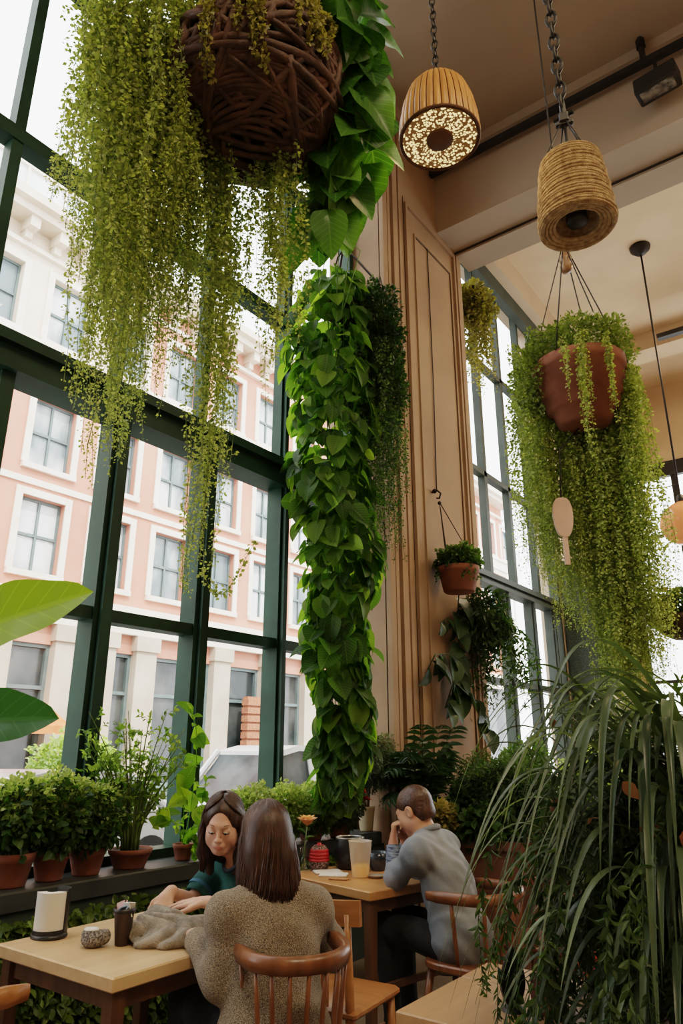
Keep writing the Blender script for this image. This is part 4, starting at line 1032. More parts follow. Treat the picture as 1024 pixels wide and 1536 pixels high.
# plant bench in the corner with its plants
t = thing('plant_bench', 'low dark bench carrying plants at the foot of the pillar', 'bench', (-3.0,5.8,0))
MB().bbox((-3.05,5.8,.58),(.36,1.3,.04),.006).build('bench_top', M['ledge'], t)
for x in (-3.2,-2.9):
    for y in (5.22,6.38): MB().bx(x-.025,x+.025,y-.025,y+.025,0,.56).build('leg', M['ledge'], t)
BZ = .60
c = V(-3.08,5.24,BZ); t = potted('potted_palm', 'dark feathery palm in a black pot against the pillar base', c, .12, .2, M['black'])
L = Leaves()
for k in range(22):
    a = k*2.4+.3*RNG.random(); ln_ = .62+.28*RNG.random(); up = .8+.55*RNG.random(); s_ = np.linspace(0,1,14); d = V(math.cos(a),math.sin(a),0)
    pts = c+V(0,0,.18)+np.outer(s_*ln_*.6,d)*V(.5,1,1)+np.outer(s_*ln_*up*1.3-.75*ln_*s_**2.5, V(0,0,1)); L.stem(pts,.003,4)
    tg = nrm(np.gradient(pts,axis=0)); sd = nrm(np.cross(tg,V(0,0,1)+.01))
    for sg in (-1,1): L.add('lance', pts[2:], tg[2:]*.7+sd[2:]*sg-V(0,0,.25), np.cross(tg[2:],sd[2:])*-1+V(0,0,.3), .16*np.sin(np.linspace(.5,2.9,12)), np.clip(.45+.2*RNG.normal(size=12),0,1))
L.build('fronds', L_deep, t)
c = V(-2.98,5.66,BZ); t = potted('potted_broadleaf', 'plant with a few broad dark leaves below the palm', c, .10, .15, M['creampot'])
L = Leaves()
for k in range(12): a = k*2.4; p = c+V(.02*math.cos(a),.02*math.sin(a),.14); e = p+V(.08*math.cos(a),.08*math.sin(a),.18+.16*RNG.random()); L.stem([p,e],.004); L.add('big',[e],V(math.cos(a),math.sin(a),.3),V(0,0,1)+.3*RNG.normal(size=3),.17,RNG.random())
L.build('leaves', L_pothos, t)
c = V(-3.0,6.08,BZ); t = thing('tan_vase', 'tan stoneware vase of fine twigs on the plant bench', 'vase', c)
MB().lathe([(0,0),(.07,0),(.09,.08),(.10,.22),(.075,.34),(.06,.38),(.07,.40),(.06,.40),(.05,.36),(0,.34)], c, 32).build('vase_body', pm('tan_stoneware',(.40,.29,.18),(.5,.37,.24),6,.7), t, smooth=True)
L = Leaves(); bush(L, c+V(0,0,.58), (.2,.22,.22), 1500, .04, 'lance', fill=.25); L.build('twigs', L_dark, t)
c = V(-2.72,4.86,0); t = thing('cream_plant_pot', 'small cream pot with a yellowing plant on a stand near the seated man', 'plant', c)
MB().lathe([(0,0),(.1,0),(.1,.02),(.02,.04),(.018,.70),(.09,.72),(.09,.74),(0,.74)], c, 24).build('stand', M['ledge'], t, smooth=True)
MB().lathe([(r,z+.74) for r,z in pot_prof(.065,.12)], c, 28).build('pot', M['creampot'], t, smooth=True)
L = Leaves(); bush(L, c+V(0,0,.95), (.09,.1,.11), 600, .04, 'oval', fill=.3); L.build('leaves', leaf_mat('yellowing_leaf',(.10,.11,.03),(.25,.22,.07),(.45,.38,.15),.3), t)
# brown planter box behind the man
t = thing('planter_box', 'brown planter box of dense dark and yellow-green foliage behind the seated man', 'planter', (-2.5,5.25,0))
MB().bx(-2.85,-2.2,5.02,5.06,0,.80).bx(-2.85,-2.2,5.44,5.48,0,.80).bx(-2.85,-2.81,5.06,5.44,0,.80).bx(-2.24,-2.2,5.06,5.44,0,.80).bx(-2.88,-2.17,4.99,5.03,.76,.82).build('box', M['brownbox'], t)
MB().bx(-2.81,-2.24,5.06,5.44,.05,.76).build('soil', M['soil'], t)
L = Leaves(); bush(L, V(-2.50,5.25,1.0), (.36,.28,.26), 7000, .036, 'oval', fill=.3, shade=np.clip(RNG.normal(.3,.2,4200),0,1)); bush(L, V(-2.4,5.3,1.14), (.32,.25,.22), 4500, .04, 'lance', fill=.3)
L.build('dark_foliage', L_dark, t)
L = Leaves(); bush(L, V(-2.5,5.02,.93), (.25,.1,.11), 320, .075, 'oval', fill=.3); L.build('yellow_green_leaves', L_bush, t)
# further plants under the far window and behind the chairs
for (p, rr, hh, lab, mt, nn) in (((-3.15,7.5,0),(.3,.35,.4),1.0,'bright green shrub in a tall pot under the far window',L_bush,2400),((-2.75,8.3,0),(.35,.4,.45),.85,'loose green shrub in a tall pot further along the far window',L_pale,2200),
                                 ((-1.28,4.55,0),(.3,.3,.30),.45,'green potted plant on the floor behind the empty chair',L_bush,1800),((-1.95,5.6,0),(.3,.3,.35),.65,'dark green potted shrub beside the brown planter box',L_dark,2400),((-1.0,5.3,0),(.4,.35,.5),.75,'tall dark potted shrub behind the foreground grass plant',L_feather,3000)):
    c = V(*p); t = potted('potted_shrub', lab, c, .17, hh-.35+.1, M['brownbox'])
    L = Leaves(); bush(L, c+V(0,0,hh+.1), rr, nn*2, .04, 'oval', fill=.25); L.build('leaves', mt, t)
    q = MB()
    for k in range(5): a = k*1.26; q.tube([c+V(.03*math.cos(a),.03*math.sin(a),hh-.35), c+V(.1*math.cos(a),.1*math.sin(a),hh+.1)], .008, 5)
    q.build('stem', M['stick'], t, smooth=True)
for x, y, r, lab in ((-13.2,8.45,.55,'round green street shrub across the road behind the bushy pots'),(-13.6,9.6,.45,'second smaller street shrub across the road, nearer the shop entrance')):
    c = V(x,y,-.25); t = thing('street_shrub', lab, 'shrub', c)
    MB().lathe(pot_prof(.35,.45), c, 28).build('tub', M['ledge'], t, smooth=True); MB().cyl(c+V(0,0,.3),c+V(0,0,1.0),.03,.02).build('trunk', M['stick'], t, smooth=True)
    L = Leaves(); bush(L, c+V(0,0,1.25), (r,r,r*1.15), 1600, .10, 'oval', fill=.3); L.build('leaves', L_pale, t)
c = V(-1.42,3.95,0); t = thing('red_vase', 'dark red glazed floor vase half hidden by the grassy plant', 'vase', c)
MB().lathe([(0,0),(.10,0),(.12,.03),(.15,.25),(.14,.45),(.09,.62),(.075,.7),(.095,.74),(.08,.74),(.06,.68),(0,.66)], c, 36).build('vase_body', pm('red_glaze',(.22,.03,.02),(.34,.06,.04),4,.3), t, smooth=True)

# ---- big grassy plant in the right foreground
c = V(-.40,2.22,0)
t = thing('grassy_plant', 'huge grey-green plant with long arching strap leaves filling the right foreground', 'plant', c)
MB().lathe([(0,0),(.16,0),(.17,.02),(.22,.68),(.235,.70),(.24,.74),(.22,.74),(.2,.68),(0,.66)], c, 40).build('pot', M['brownbox'], t, smooth=True)
L = Leaves()
def strap(p0, az, ln_, up, g, wd, sh):
    s_ = np.linspace(0,1,18); d = V(math.cos(az),math.sin(az),0)
    pts = p0 + np.outer(ln_*(s_*.75), d) + np.outer(ln_*(up*s_ - g*s_**2.2), V(0,0,1)); side = V(-d[1],d[0],0)
    pts += np.outer(.05*np.sin(s_*3+az*5)*ln_, side); L.ribbon(pts, wd, sh)
for k in range(560):
    zc = .74+.80*RNG.random()**.9; rr = .36*RNG.random(); az = RNG.random()*6.28
    if RNG.random() < .55: az = math.atan2(-.55,-.83)+RNG.normal()*.95       # more towards the room
    p0 = c+V(rr*math.cos(az), rr*math.sin(az), zc)
    strap(p0, az, .28+.34*RNG.random(), .65+.6*RNG.random(), 1.0+.7*RNG.random(), .005+.0075*RNG.random(), np.clip(.45+.28*RNG.normal(),0,1))
for k in range(26):   # long top blades
    az = 2*PI*k/26+RNG.normal()*.2; p0 = c+V(.1*math.cos(az),.1*math.sin(az),1.31+.2*RNG.random())
    strap(p0, az, .45+.25*RNG.random(), .75+.4*RNG.random(), 1.0+.4*RNG.random(), .010+.005*RNG.random(), np.clip(.6+.2*RNG.normal(),0,1))
L.build('strap_leaves', L_strap, t)
L = Leaves()
for k in range(210):
    az = RNG.random()*6.28; rr = .20+.26*RNG.random(); p = c+V(rr*.6*math.cos(az), rr*.6*math.sin(az), .95+.55*RNG.random())
    strand(L, p, .45+.4*RNG.random(), .032, .007, .04, 'lance', .45, out=(rr*.8*math.cos(az),rr*.8*math.sin(az),.02), spread=.9)
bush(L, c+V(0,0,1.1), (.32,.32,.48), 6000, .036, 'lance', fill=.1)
L.build('feathery_stems', L_feather, t)
M['rust'] = leaf_mat('rust_leaf', (.16,.05,.02), (.25,.09,.04), (.38,.2,.1), .25, tc=(1,1,1))
L = Leaves(); n = 26; th = RNG.random(n)*6.28; L.add('oval', c+np.stack([.42*np.cos(th),.42*np.sin(th),.85+.7*RNG.random(n)],1), rdir(n)-V(0,0,.4), rdir(n), .05, RNG.random(n)); L.build('rust_leaves', M['rust'], t)

# ---- broad leaf plant at the left edge
c = V(-2.22,.72,0)
t = thing('broad_leaf_plant', 'broad-leaved plant reaching glowing green leaves in from the frame edge by the window', 'plant', c)
MB().lathe(pot_prof(.17,.3), c, 36).build('pot', M['terra'], t, smooth=True)
for tip, base, sz, nn, mt, nm in (((-1.67,1.075,1.875),(-2.05,.88,1.69),.50,(.7,-.5,.55),L_broad,'leaf'),((-2.085,1.29,1.56),(-2.47,1.10,1.51),.42,(.7,-.5,.5),L_broad2,'leaf'),((-2.5,.5,1.9),(-2.25,.68,1.6),.5,(0,0,1),L_broad,'leaf'),((-2.6,.9,1.3),(-2.25,.75,1.25),.45,(0,0,1),L_broad2,'leaf'),((-1.9,.5,1.5),(-2.2,.7,1.3),.45,(0,0,1),L_broad,'leaf')):
    L = Leaves(); b_ = V(*base); L.add('broad', [b_], V(*tip)-b_, V(*nn), np.linalg.norm(V(*tip)-b_)*1.0, .6)
    L.stem([c+V(0,0,.26), c+(b_-c)*V(.35,.35,.6), b_, b_+(V(*tip)-b_)*.15], .008, 6); L.build(nm, mt, t)
# ================================================================== furniture
M['oak'] = wood_mat('light_oak', (.50,.33,.18), (.62,.43,.25), 'Y', 2.2, .35)
M['oak2'] = wood_mat('orange_oak', (.38,.19,.075), (.50,.27,.115), 'X', 2.2, .35)
M['oak3'] = wood_mat('brown_oak', (.34,.20,.10), (.46,.28,.15), 'Y', 2.0, .35)
M['leg'] = wood_mat('dark_leg_wood', (.07,.035,.018), (.12,.06,.03), 'Z', 3, .45)
M['chair'] = wood_mat('chestnut_chair_wood', (.13,.05,.02), (.23,.095,.04), 'Z', 3, .32)
M['chair2'] = wood_mat('orange_chair_wood', (.26,.11,.035), (.38,.17,.06), 'X', 3, .35)
M['chair3'] = wood_mat('dark_chair_wood', (.08,.03,.015), (.14,.055,.028), 'Z', 3, .4)
def table(name, label, cx, cy, sx, sy, rz, top, legm, seam=False, th=.045, rail=None, h=.75):
    t = thing(name, label, 'table', (cx,cy,0), None, rz)
    if seam:
        MB().bbox((0,-sy*.17,h-th/2),(sx,sy*.655,th),.004).bbox((0,sy*.33,h-th/2),(sx,sy*.335,th),.004).build('tabletop', top, t, world=False)
    else: MB().bbox((0,0,h-th/2),(sx,sy,th),.005).build('tabletop', top, t, world=False)
    for a in (-1,1):
        for b in (-1,1):
            x, y = a*(sx/2-.045), b*(sy/2-.045)
            q = MB(); q.add([(x+i*.026,y+j*.026,h-th) for i,j in ((-1,-1),(1,-1),(1,1),(-1,1))]+[(x+a*.0+i*.019,y+j*.019,0) for i,j in ((-1,-1),(1,-1),(1,1),(-1,1))],[[0,1,2,3],[7,6,5,4],[0,4,5,1],[1,5,6,2],[2,6,7,3],[3,7,4,0]])
            q.build('leg', legm, t, world=False)
    q = MB()
    for b in (-1,1): q.box((0,b*(sy/2-.045),h-th-.03),(sx-.142,.02,.06))
    for a in (-1,1): q.box((a*(sx/2-.045),0,h-th-.03),(.02,sy-.142,.06))
    q.build('apron', legm, t, world=False)
    if rail: MB().box((sx/2-.045,0,.3),(.022,sy-.13,.03)).build('stretcher', legm, t, world=False)
    return t
table('cafe_table', 'pale oak table with two women, grey cloth and napkin holder, beside the leafy wall', -2.48, 2.005, .70, .71, 0, M['oak'], M['leg'])
A2R = math.radians(-12)
e1 = V(-math.cos(A2R), -math.sin(A2R), 0); e2 = V(-math.sin(A2R), math.cos(A2R), 0)
t2c = V(-2.265,3.29,0)+.375*(e1+e2)
table('cafe_table', 'orange oak table with a rose, red lantern and cups where the man sits', t2c[0], t2c[1], .75, .75, A2R, M['oak2'], M['leg'], rail=True)
table('cafe_table', 'empty brown oak table at the front edge beside the grassy plant', -.95, 2.235, .61, .59, 0, M['oak3'], M['leg'], seam=True)

def spindle_chair(name, label, loc, facing, mat, wrap=.10, n=11, zr=.80, wd=1.):
    """faces local +y; low curved back rail on turned spindles"""
    t = thing(name, label, 'chair', loc, None, math.atan2(facing[1], facing[0])-PI/2)
    k = dict(world=False)
    pr = []
    for i in range(28):
        a = 2*PI*i/28; x = math.cos(a); y = math.sin(a); e = .62
        pr.append((.215*math.copysign(abs(x)**e,x)*(1+.05*y), .205*math.copysign(abs(y)**e,y)))
    q = MB(); vs = []; fs = []
    for z, s_ in ((.425,.93),(.435,1.0),(.455,1.0),(.462,.97),(.452,.6)): vs += [(x*s_,y*s_,z) for x,y in pr]
    for j in range(4): fs += [[j*28+i, j*28+(i+1)%28, (j+1)*28+(i+1)%28, (j+1)*28+i] for i in range(28)]
    fs += [list(range(27,-1,-1)), [4*28+i for i in range(28)]]
    q.add(vs, fs).build('seat', mat, t, ang=40, **k)
    for a in (-1,1):
        for b in (-1,1): MB().tube([(a*.15,b*.15,.43),(a*.178,b*.178,.22),(a*.205,b*.205,0)], [.018,.021,.013], 10).build('leg', mat, t, smooth=True, **k)
    for a in (-1,1): MB().tube([(a*.185,-.185,.19),(a*.185,.185,.19)], [.011,.011], 8).build('stretcher', mat, t, smooth=True, **k)
    MB().tube([(-.185,0,.19),(.185,0,.19)], [.011,.011], 8).build('stretcher', mat, t, smooth=True, **k)
    def rail(u):  # -1..1 along a horseshoe
        a = -PI/2 + u*PI*.5*1.0; x = .235*wd*math.sin(u*PI/2); y = -.215*math.cos(u*PI/2)**.8 if abs(u) < 1 else 0
        return V(x, y-.03+wrap*max(0,abs(u)-.72)/.28, zr)
    us = np.linspace(-1,1,31); pts = np.array([rail(u) for u in us]); q = MB()
    prof = [(-.016,-.024),(.010,-.026),(.018,0),(.012,.026),(-.014,.024),(-.019,0)]; vs = []; tg = nrm(np.gradient(pts,axis=0))
    for i, p in enumerate(pts):
        o_ = nrm(np.cross(tg[i], V(0,0,1))); sc = .75 if i in (0,30) else 1
        vs += [p + o_*a*sc + V(0,0,b_*sc) for a, b_ in prof]
    q.add(vs, [[i*6+j, i*6+(j+1)%6, (i+1)*6+(j+1)%6, (i+1)*6+j] for i in range(30) for j in range(6)] + [[5,4,3,2,1,0],[180+j for j in range(6)]])
    q.build('back_rail', mat, t, smooth=True, **k)
    for i in range(n):
        u = -.86+1.72*i/(n-1); p = rail(u); b_ = V(p[0]*.80, p[1]*.86-.0, .455); b_[1] = max(b_[1], -.19)
        MB().tube([b_, (b_*2+p)/3+V(0,0,0), (b_+2*p)/3, p-V(0,0,.02)], [.009,.0125,.0125,.010], 8, flat=.65).build('spindle', mat, t, smooth=True, **k)
    return t
spindle_chair('spindle_chair', 'chestnut spindle-back chair with a curved rail under the woman in the knitted sweater', (-1.80,2.115,0), (-.835,.55), M['chair'], wd=.76, n=9)
spindle_chair('spindle_chair', 'chestnut chair with a wrapped curved rail under the man in the blue shirt', (-1.86,3.60,0), (-1,.05), M['chair'], wrap=.14, n=7, zr=.755)
spindle_chair('spindle_chair', 'chair showing only its rounded rail end at the bottom edge before the oak table', (-2.31,1.26,0), (.05,1), M['chair2'])
def plank_chair(name, label, loc, facing, mat, h=.8, flare=0.):
    t = thing(name, label, 'chair', loc, None, math.atan2(facing[1], facing[0])-PI/2); k = dict(world=False)
    MB().bbox((0,0,.445),(.40,.40,.035),.012).build('seat', mat, t, ang=40, **k)
    for a in (-1,1):
        MB().tube([(a*.165,.165,.43),(a*.18,.185,0)], [.02,.014], 8).build('leg', mat, t, smooth=True, **k)
        MB().tube([(a*.17,-.17,0),(a*.165,-.175,.43),(a*.185,-.235,h-.02)], [.014,.02,.015], 8).build('leg', mat, t, smooth=True, **k)
    for y in (-.17,.17): MB().tube([(-.17,y,.2),(.17,y,.2)], [.01,.01], 8).build('stretcher', mat, t, smooth=True, **k)
    q = MB(); vs = []; m = 13
    for i in range(m):
        u = -1+2*i/(m-1); x = .235*u; y = -.265+.055*u*u; dz = .012*math.cos(u*PI/2)+flare*abs(u)
        vs += [(x,y-.01,h-.085+dz),(x,y+.012,h-.085+dz),(x,y+.004,h+.01+dz),(x,y-.018,h+.01+dz)]
    q.add(vs, [[i*4+j,(i*4+(j+1)%4),(i+1)*4+(j+1)%4,(i+1)*4+j] for i in range(m-1) for j in range(4)]+[[3,2,1,0],[(m-1)*4+j for j in range(4)]])
    q.build('back_rail', mat, t, ang=40, **k)
    for x in (-.07,.07): MB().box((x,-.215,.61),(.03,.012,.28)).build('back_slat', mat, t, **k)
    return t
plank_chair('plank_back_chair', 'orange wood chair with a wide curved plank back between the two tables', (-2.10,2.80,0), (-.1,1), M['chair2'], .83, .02)
plank_chair('plank_back_chair', 'dark wood chair with a flat top rail behind the seated man', (-1.90,4.14,0), (-1,-.1), M['chair3'], .78)

# ================================================================== things on the oak table
TZ = .75
M['white'] = pm('white_paper', (.62,.61,.59), (.70,.69,.67), 3, .7); M['blackp'] = pm('black_plastic', (.012,.013,.015), (.02,.022,.025), 6, .35)
c = V(-2.765,1.82,TZ); ra = .55
t = thing('napkin_holder', 'black napkin holder with a curved stack of white napkins', 'napkin holder', c)
arc = lambda r, a0, a1, n: [(c[0]+r*math.cos(a), c[1]+r*math.sin(a)) for a in np.linspace(a0,a1,n)]
def cplate(r0, r1, a0, a1, z0, z1, n=14):
    return MB().prism(arc(r1,a0,a1,n)+arc(r0,a1,a0,n), z0, z1)
MB().lathe([(0,0),(.074,0),(.077,.006),(.074,.014),(.066,.018),(0,.018)], c, 32, 1, .85).build('base', M['blackp'], t, smooth=True)
cplate(.025,.060,-2.2,.35,TZ+.018,TZ+.160).build('napkins', M['white'], t, ang=40)
cplate(.022,.066,.35,2.1,TZ+.018,TZ+.168).build('back_shell', M['blackp'], t, ang=40)
cplate(.0605,.0635,-2.2,.4,TZ+.015,TZ+.03).build('front_lip', M['blackp'], t, ang=40)
c = V(-2.505,1.835,TZ)
t = thing('knitted_pouch', 'small grey speckled pouch with a pale flat top on the oak table', 'pouch', c)
S = SDF(c-V(.09,.09,.01), c+V(.09,.09,.1), .0035); S.ell(c+V(0,0,.026),(.048,.042,.030)); S.ell(c+V(.035,.025,.035),(.022,.02,.026),k=.015); S.ell(c+V(-.01,-.005,.045),(.035,.03,.02),k=.01); S.plane(c+V(0,0,.002),V(0,0,-1)); S.plane(c+V(0,0,.058),V(0,0,1))
S.build('pouch_body', pm('speckled_grey_knit',(.06,.055,.05),(.34,.31,.28),150,.9,.5,200,lo=.4,hi=.62), t)
MB().lathe([(0,.0605),(.028,.0605),(.03,.057)], c+V(-.008,-.005,0), 24, 1, .85).build('pale_top', M['white'], t, smooth=True)
c = V(-2.44,1.915,TZ)
t = thing('sugar_cup', 'tall dark brown tapered cup full of sugar packets on the oak table', 'cup', c)
MB().lathe([(0,0),(.024,0),(.026,.004),(.038,.118),(.040,.122),(.037,.122),(.034,.10),(0,.098)], c, 32).build('cup', pm('dark_brown_ceramic',(.03,.018,.014),(.05,.03,.024),5,.4), t, smooth=True)
MB().lathe([(.0385,.108),(.0412,.110),(.0412,.124),(.0385,.124)], c, 32).build('rim_band', M['blackp'], t, smooth=True)
mp = [M['white'], pm('pink_packet',(.5,.3,.32),(.6,.4,.4),4,.6), pm('blue_packet',(.2,.28,.4),(.3,.38,.5),4,.6)]
for k in range(7):
    a = k*2.4; Mr = Matrix.Rotation(RNG.normal()*.5,3,'X') @ Matrix.Rotation(RNG.normal()*.5,3,'Y') @ Matrix.Rotation(a,3,'Z')
    MB().box(c+V(.018*math.cos(a),.018*math.sin(a),.118),(.035,.004,.05),M=np.array(Mr)).build('sugar_packet', mp[k%3], t)
# crumpled grey cloth bag
c = V(-2.325,2.075,TZ); Ra = nrm(V(.8,.6,0)); Ha = nrm(V(-.6,.8,0))
S = SDF(c-V(.30,.30,.01), c+V(.30,.30,.15), .0038)
Mr = np.stack([Ra,Ha,V(0,0,1)])
S.ell(c-Ra*.09+Ha*.02+V(0,0,.03),(.12,.09,.055),Mr,k=.03); S.ell(c+Ra*.02+V(0,0,.03),(.11,.10,.048),Mr,k=.03); S.ell(c+Ra*.13+Ha*.03+V(0,0,.03),(.10,.07,.05),Mr,k=.03); S.ell(c-Ra*.02-Ha*.08+V(0,0,.015),(.13,.05,.03),Mr,k=.02); S.ell(c-Ra*.10+Ha*.16+V(0,0,.03),(.09,.09,.045),Mr,k=.03); S.cap(c-Ra*.13+Ha*.20+V(0,0,.05),c-Ra*.02+Ha*.05+V(0,0,.065),.03,.02,.03); S.cap(c-Ra*.05-Ha*.02+V(0,0,.05),c+Ra*.15+Ha*.06+V(0,0,.045),.022,.016,.02)
X,Y,Z = S.coords(); u = (X-c[0])*Ra[0]+(Y-c[1])*Ra[1]; v = (X-c[0])*Ha[0]+(Y-c[1])*Ha[1]
gu, gv = u+.12, v-.17; rr_ = np.sqrt(gu*gu+gv*gv); th_ = np.arctan2(gv,gu); S.D -= .017*(np.abs(np.sin(th_*6.5+2.2*np.sin(rr_*19)+.8*np.sin(Z*45)))**.7-.6)*np.clip(rr_*8,.15,1) + .006*(np.abs(np.sin(u*34+v*21+2*np.sin(v*40)))-.6)
S.plane(c+V(0,0,.001),V(0,0,-1))
o = S.build('cloth_bag', pm('grey_washed_cloth',(.15,.135,.112),(.31,.28,.24),22,.9,.4,160), loc=c, relax=1); tag(o, 'crumpled grey cloth bag being folded by the woman in teal', 'bag')
# ---------------------------------------------------------------- things on the man's table
c = V(-2.97,3.62,TZ)
t = thing('bud_vase', 'slim clear vase with one yellow-pink rose', 'vase', c)
M['clear'] = glass_mat('clear_glass', (.93,.95,.94), .12, .02)
MB().lathe([(0,0),(.03,0),(.032,.01),(.03,.12),(.022,.15),(.026,.16)], c, 24).build('vase_body', M['clear'], t, smooth=True)
MB().lathe([(0,.005),(.027,.005),(.027,.07),(0,.07)], c, 20).build('water', glass_mat('vase_water',(.85,.9,.85),.06), t, smooth=True)
MB().tube([c+V(0,0,.01),c+V(.004,0,.12),c+V(.012,.01,.245)], .004, 6).build('stem', pm('rose_stem',(.06,.12,.03),(.1,.17,.05),9,.5), t, smooth=True)
L = Leaves(); L.add('oval',[c+V(.005,0,.17),c+V(.006,.004,.20)],[(.6,.5,.3),(-.6,-.3,.5)],V(0,0,1),.06,.5); L.build('leaves', L_bush, t)
M['rose'] = leaf_mat('rose_petal', (.85,.50,.12), (.90,.58,.22), (.9,.55,.42), .35, tc=(1.1,1.05,1))
L = Leaves(); p = c+V(.013,.011,.25)
for ring, n, r, el, sz in ((0,6,.010,2.6,.055),(1,8,.022,1.9,.065),(2,10,.034,1.1,.065)):
    for k in range(n):
        a = k*2*PI/n+ring*.4; d = V(math.cos(a),math.sin(a),el); L.add('heart',[p+V(.006*ring*math.cos(a),.006*ring*math.sin(a),0)],d,V(-math.cos(a)*el,-math.sin(a)*el,1.0),sz,.25+.25*ring+.15*RNG.random())
L.build('rose', M['rose'], t)
c = V(-2.885,3.66,TZ)
t = thing('red_lantern', 'small round red ribbed lantern with a dark woven base on the table', 'lantern', c)
M['redl'] = pm('red_lacquer', (.32,.012,.015), (.48,.02,.03), 5, .35); M['weave'] = pm('speckled_weave', (.03,.02,.02), (.32,.20,.18), 130, .8, .4, 160, lo=.45, hi=.6)
MB().lathe([(0,0),(.045,0),(.055,.015),(.06,.05),(.058,.052)], c, 32).build('base', M['weave'], t, smooth=True)
for k in range(4): MB().lathe([(.055,.050+.016*k),(.0625-.002*k,.054+.016*k),(.0625-.002*k,.062+.016*k),(.055,.066+.016*k)], c, 32).build('rib', M['redl'], t, smooth=True)
MB().lathe([(0,.05),(.055,.05),(.054,.113),(.05,.118),(.03,.138),(.012,.14),(.012,.15),(0,.152)], c, 32).build('body', M['redl'], t, smooth=True)
MB().lathe([(.05,.1185),(.042,.128),(.031,.1395)], c, 32).build('lid', M['weave'], t, smooth=True)
c = V(-2.78,3.83,TZ)
t = thing('black_pot', 'glossy black round pot with a thin pale rim on the table', 'pot', c)
MB().lathe([(0,0),(.075,0),(.085,.01),(.095,.08),(.09,.165),(.088,.17),(.082,.17),(.08,.1),(0,.02)], c, 40).build('pot_body', M['blackp'], t, smooth=True)
MB().lathe([(.082,.1705),(.0885,.1705),(.0885,.1745),(.082,.1745),(.082,.1705)], c, 40).build('rim', pm('steel_rim',(.5,.5,.5),(.6,.6,.6),3,.25,metal=.7), t, smooth=True)
c = V(-2.555,3.62,TZ)
t = thing('frosted_cup', 'tall frosted plastic cup with amber drink in its base', 'cup', c)
M['frostp'] = glass_mat('frosted_plastic', (.95,.93,.90), .05, .3, .38, (.74,.68,.62))
MB().lathe([(0,.003),(.044,.003),(.045,0),(.047,.004),(.066,.185),(.069,.188),(.065,.188),(.0455,.008)], c, 36).build('cup', M['frostp'], t, smooth=True)
MB().lathe([(0,.006),(.045,.006),(.0505,.062),(0,.062)], c, 32).build('drink', pm('amber_drink_painted_glow',(.75,.38,.06),(.85,.5,.1),3,.2,emis=(1,.5,.1),es=.35), t, smooth=True)  # emission paints a glow into the drink, which is no light source
c = V(-2.47,3.66,TZ)
t = thing('saucer', 'small grey saucer next to the frosted cup', 'plate', c)
MB().lathe([(0,.002),(.035,.0),(.05,.012),(.052,.015),(.035,.006),(0,.005)], c, 32).build('saucer_body', pm('grey_stoneware',(.30,.27,.24),(.38,.34,.3),5,.5), t, smooth=True)
c = V(-2.70,3.56,TZ)
for k, (dx, dy, a, lab) in enumerate(((0,0,.5,'white folded paper napkin lying between lantern and cup'),(-.09,.06,.9,'second white paper napkin, partly behind the first'),)):
    o = MB().bbox(c+V(dx,dy,.006),(.16,.10,.012),.004,a).build('paper_napkin', M['white'], loc=c); tag(o, lab, 'napkin', 'paper napkins on the table')
o = MB().bbox((-2.60,3.475,TZ+.006),(.11,.04,.012),.004,.35).build('wooden_tray', M['oak2'], loc=(-2.6,3.475,TZ)); tag(o, 'thin brown wooden strip at the front of the napkins', 'tray')
c = V(-2.60,3.87,TZ)
t = thing('dark_glass_bowl', 'dark blue glass bowl near the man on the table', 'bowl', c)
MB().lathe([(0,0),(.04,0),(.045,.008),(.075,.06),(.08,.10),(.076,.10),(.07,.06),(0,.015)], c, 36).build('bowl_body', pm('dark_blue_glass',(.012,.02,.035),(.05,.07,.1),20,.1), t, smooth=True)
# ---------------------------------------------------------------- things on the front table
c = V(-.99,2.14,TZ)
t = thing('spoon_rest', 'dark upright leaf-shaped serving paddle standing on the front table', 'utensil', c)
out = [(.045*math.sin(PI*s_)**.8*(1.1-.5*s_), .16*s_) for s_ in np.linspace(0,1,16)]
poly = out+[(-x,z) for x,z in reversed(out[1:-1])]
Mx = np.stack([nrm(V(.55,.83,0)),nrm(V(.05,-.03,1)),nrm(V(.83,-.55,0))],1)
MB().prism(poly,-.005,.005,Mx,c+V(0,0,.0)).build('blade', M['blackp'], t, ang=40); MB().cyl(c+V(.0,.0,0),c+V(0,0,.008),.035,.03,20).build('foot', M['blackp'], t)
c = V(-.905,2.19,TZ)
t = thing('brown_jar', 'small reddish brown clay jar at the plant side of the front table', 'jar', c)
MB().lathe([(0,0),(.04,0),(.046,.01),(.05,.05),(.044,.075),(.05,.085),(.042,.085),(.036,.07),(0,.06)], c, 32).build('jar_body', M['terra_dk'], t, smooth=True)
# ================================================================== people
M['skin_f'] = skin_mat('warm_skin', (.62,.385,.305), (.48,.17,.15)); M['skin_m'] = skin_mat('tan_skin', (.52,.29,.19), (.40,.16,.12))
M['hair_t'] = hair_mat('dark_brown_hair', (.022,.010,.006), (.06,.030,.018)); M['hair_s'] = hair_mat('brown_hair', (.026,.011,.007), (.065,.030,.018))
M['hair_m'] = hair_mat('short_brown_hair', (.035,.015,.008), (.075,.034,.02))
M['teal'] = pm('teal_jersey', (.012,.075,.072), (.022,.115,.108), 7, .85, .15, 60); M['navytrim'] = pm('navy_trim', (.008,.016,.03), (.015,.025,.045), 9, .8)
M['bluehem'] = pm('blue_hem', (.03,.12,.2), (.05,.17,.26), 9, .8)
M['jean'] = pm('dark_jeans', (.008,.011,.018), (.02,.025,.036), 30, .85, .2, 120); M['blackjean'] = pm('black_trousers', (.006,.006,.007), (.014,.014,.016), 20, .8, .15, 100)
M['knit'] = knit_mat('speckled_knit', (.07,.055,.042), (.40,.335,.25))
